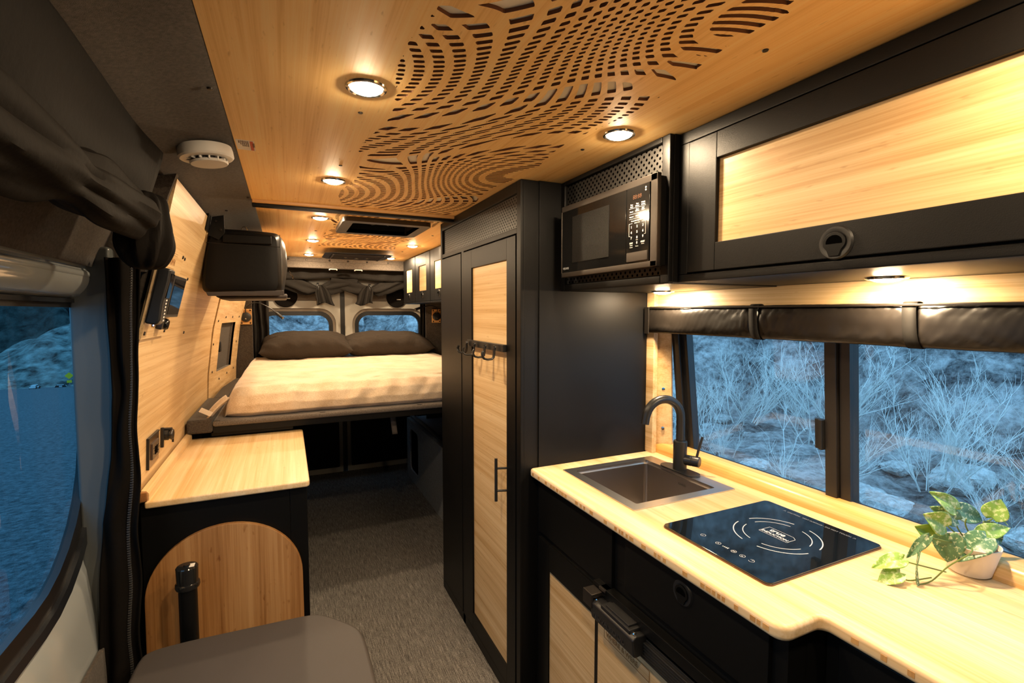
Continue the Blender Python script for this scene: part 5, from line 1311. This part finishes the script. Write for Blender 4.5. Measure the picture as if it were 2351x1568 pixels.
O('ground', MB().grid(lambda u, v: (-90+90*u, 84+30*v+3*nz(u*20, v*6, 1), -7+34*v+3*nz(u*26, v*9, 2)), 90, 40), darkhill, kind='structure')
# bare shrubs
def bush(seed, h_):
    rnd = random.Random(seed); mb = MB()
    def br(p, d, ln, r, lvl):
        pts = [p]; q = p.copy(); dd_ = d.copy()
        for k in range(3):
            dd_ = (dd_+Vector((rnd.uniform(-.22, .22), rnd.uniform(-.22, .22), rnd.uniform(-.05, .15)))).normalized(); q = q+dd_*ln/3; pts.append(q.copy())
        mb.tube(pts, [r, r*0.85, r*0.7, r*0.5], 4, False)
        if lvl > 0:
            for k in range(4 if lvl > 1 else 4):
                i = rnd.choice((1, 2, 3)); nd = (dd_+Vector((rnd.uniform(-.8, .8), rnd.uniform(-.8, .8), rnd.uniform(-.1, .6)))).normalized()
                br(pts[i], nd, ln*rnd.uniform(.45, .75), r*0.58, lvl-1)
    for k in range(7):
        a = rnd.uniform(0, 2*PI); br(Vector((0.15*math.cos(a), 0.15*math.sin(a), 0)), Vector((0.55*math.cos(a), 0.55*math.sin(a), 1.0)).normalized(), h_*0.45, 0.009, 3)
    return mb
GB = 'bare shrubs on the rocky bank outside the window'
protos = []
rnd = random.Random(5)
spots = []
for k in range(15):
    x = rnd.uniform(5.6, 9.6); y = rnd.uniform(1.8, 8.5)*x/8.0
    spots.append((x, y, rnd.uniform(0.5, 1.0)))
spots += [(8.6, 5.2, 1.5), (8.2, 3.4, 1.3), (8.8, 6.8, 1.3), (6.6, 1.6, 1.0), (3.0, 12.0, 1.2), (5.2, 11.5, 1.2), (0.8, 11, 1.0)]
BL_ = 'pale leafless shrub on the rocky bank seen through the van windows'
for k, (x, y, s_) in enumerate(spots):
    if k < 3:
        b_ = O('bare_shrub', bush(11+k, 1.5), twig, label=BL_, cat='shrub', group=GB); protos.append(b_); o = b_
    else:
        o = protos[k % 3].copy(); COL.objects.link(o)
    gz = -1.0+0.12*nz(x*0.7, y*0.7, 0)
    if x+max(0, y-7)*1.15 > 9.8: gz += 0.5
    o.location = (x, y, gz); o.scale = (s_, s_, s_); o.rotation_euler = (0, 0, k*1.7)
# boulders
GR = 'boulders among the shrubs outside'
def boulder(seed):
    def f(u, v):
        th = PI*u; ph = 2*PI*v; d = Vector((math.sin(th)*math.cos(ph), math.sin(th)*math.sin(ph)*0.8, math.cos(th)*0.65))
        return tuple(d*(1+0.35*mnoise.noise(d*1.6+Vector((seed, 0, 0)))+0.12*mnoise.noise(d*5+Vector((0, seed, 0)))))
    return MB().grid(f, 16, 24, cv=True)
pal = mat('pale_boulder', (0.50, 0.49, 0.46), 0.95, spec=0.1, bump=(4, 0.8, 0.1), var=(3, 0.4))
bps = []
for k in range(22):
    x = rnd.uniform(5.2, 8.8); y = rnd.uniform(1.0, 7.5)*x/8; s_ = rnd.uniform(0.10, 0.38)
    if k < 2: o = O('boulder', boulder(k*3.1), pal, label='pale boulder lying between the bare shrubs outside', cat='boulder', group=GR); bps.append(o)
    else: o = bps[k % 2].copy(); COL.objects.link(o)
    o.location = (x, y, -0.95-s_*0.5); o.scale = (s_, s_, s_*0.8); o.rotation_euler = (0, 0, k)
gx, gy = -18.0, 57.1; gz_ = roadz(57.1)
sg = thing('road_sign', (gx, gy, gz_), 'yellow diamond road sign on a post beyond the road', 'sign')
O('post', MB().box(gx-0.04, gx+0.04, gy, gy+0.06, gz_, gz_+1.2, 0), mat('sign_post', (0.2, 0.2, 0.2), 0.6), sg)
RZ_ = Matrix.Rotation(0.3, 4, 'Z')
O('diamond', MB().box(-0.22, 0.22, -0.01, 0.01, -0.22, 0.22, 0.005, M=Matrix.Translation((gx, gy-0.03, gz_+1.05)) @ RZ_ @ Matrix.Rotation(PI/4, 4, 'Y')), yellow, sg)
O('plate', MB().box(-0.17, 0.17, -0.01, 0.01, -0.12, 0.12, 0.005, M=Matrix.Translation((gx, gy-0.03, gz_+0.52)) @ RZ_), yellow, sg)
def car(x, y, rz, lab, s_=1.0):
    c = thing('car', (x, y, roadz(y)), lab, 'car', 'cars parked far off beyond the road')
    M_ = Matrix.Translation((x, y, roadz(y))) @ Matrix.Rotation(rz, 4, 'Z') @ Matrix.Scale(s_, 4)
    O('body', MB().box(-0.9, 0.9, -0.36, 0.36, 0.12, 0.36, 0.08, 3, M=M_).box(-0.55, 0.5, -0.31, 0.31, 0.34, 0.56, 0.1, 3, M=M_), carw, c)
    O('windows', MB().box(-0.50, 0.45, -0.315, 0.315, 0.38, 0.52, 0.03, 2, M=M_), gloss_black, c)
    for a in (-0.55, 0.55):
        for b_ in (-0.34, 0.34): O('wheel', MB().lathe([(0, 0.04), (0.13, 0.04), (0.15, 0.0), (0.13, -0.04), (0, -0.04)], tuple(M_ @ Vector((a, b_, 0.15))), tuple(M_.to_3x3() @ Vector((0, 1, 0))), 16), rubber, c)
car(-20.6, 57.6, 1.6, 'small white car parked far away across the road', 0.62)
car(-19.0, 58.2, 0.3, 'low pale car far across the road, nearest the yellow sign', 0.45)
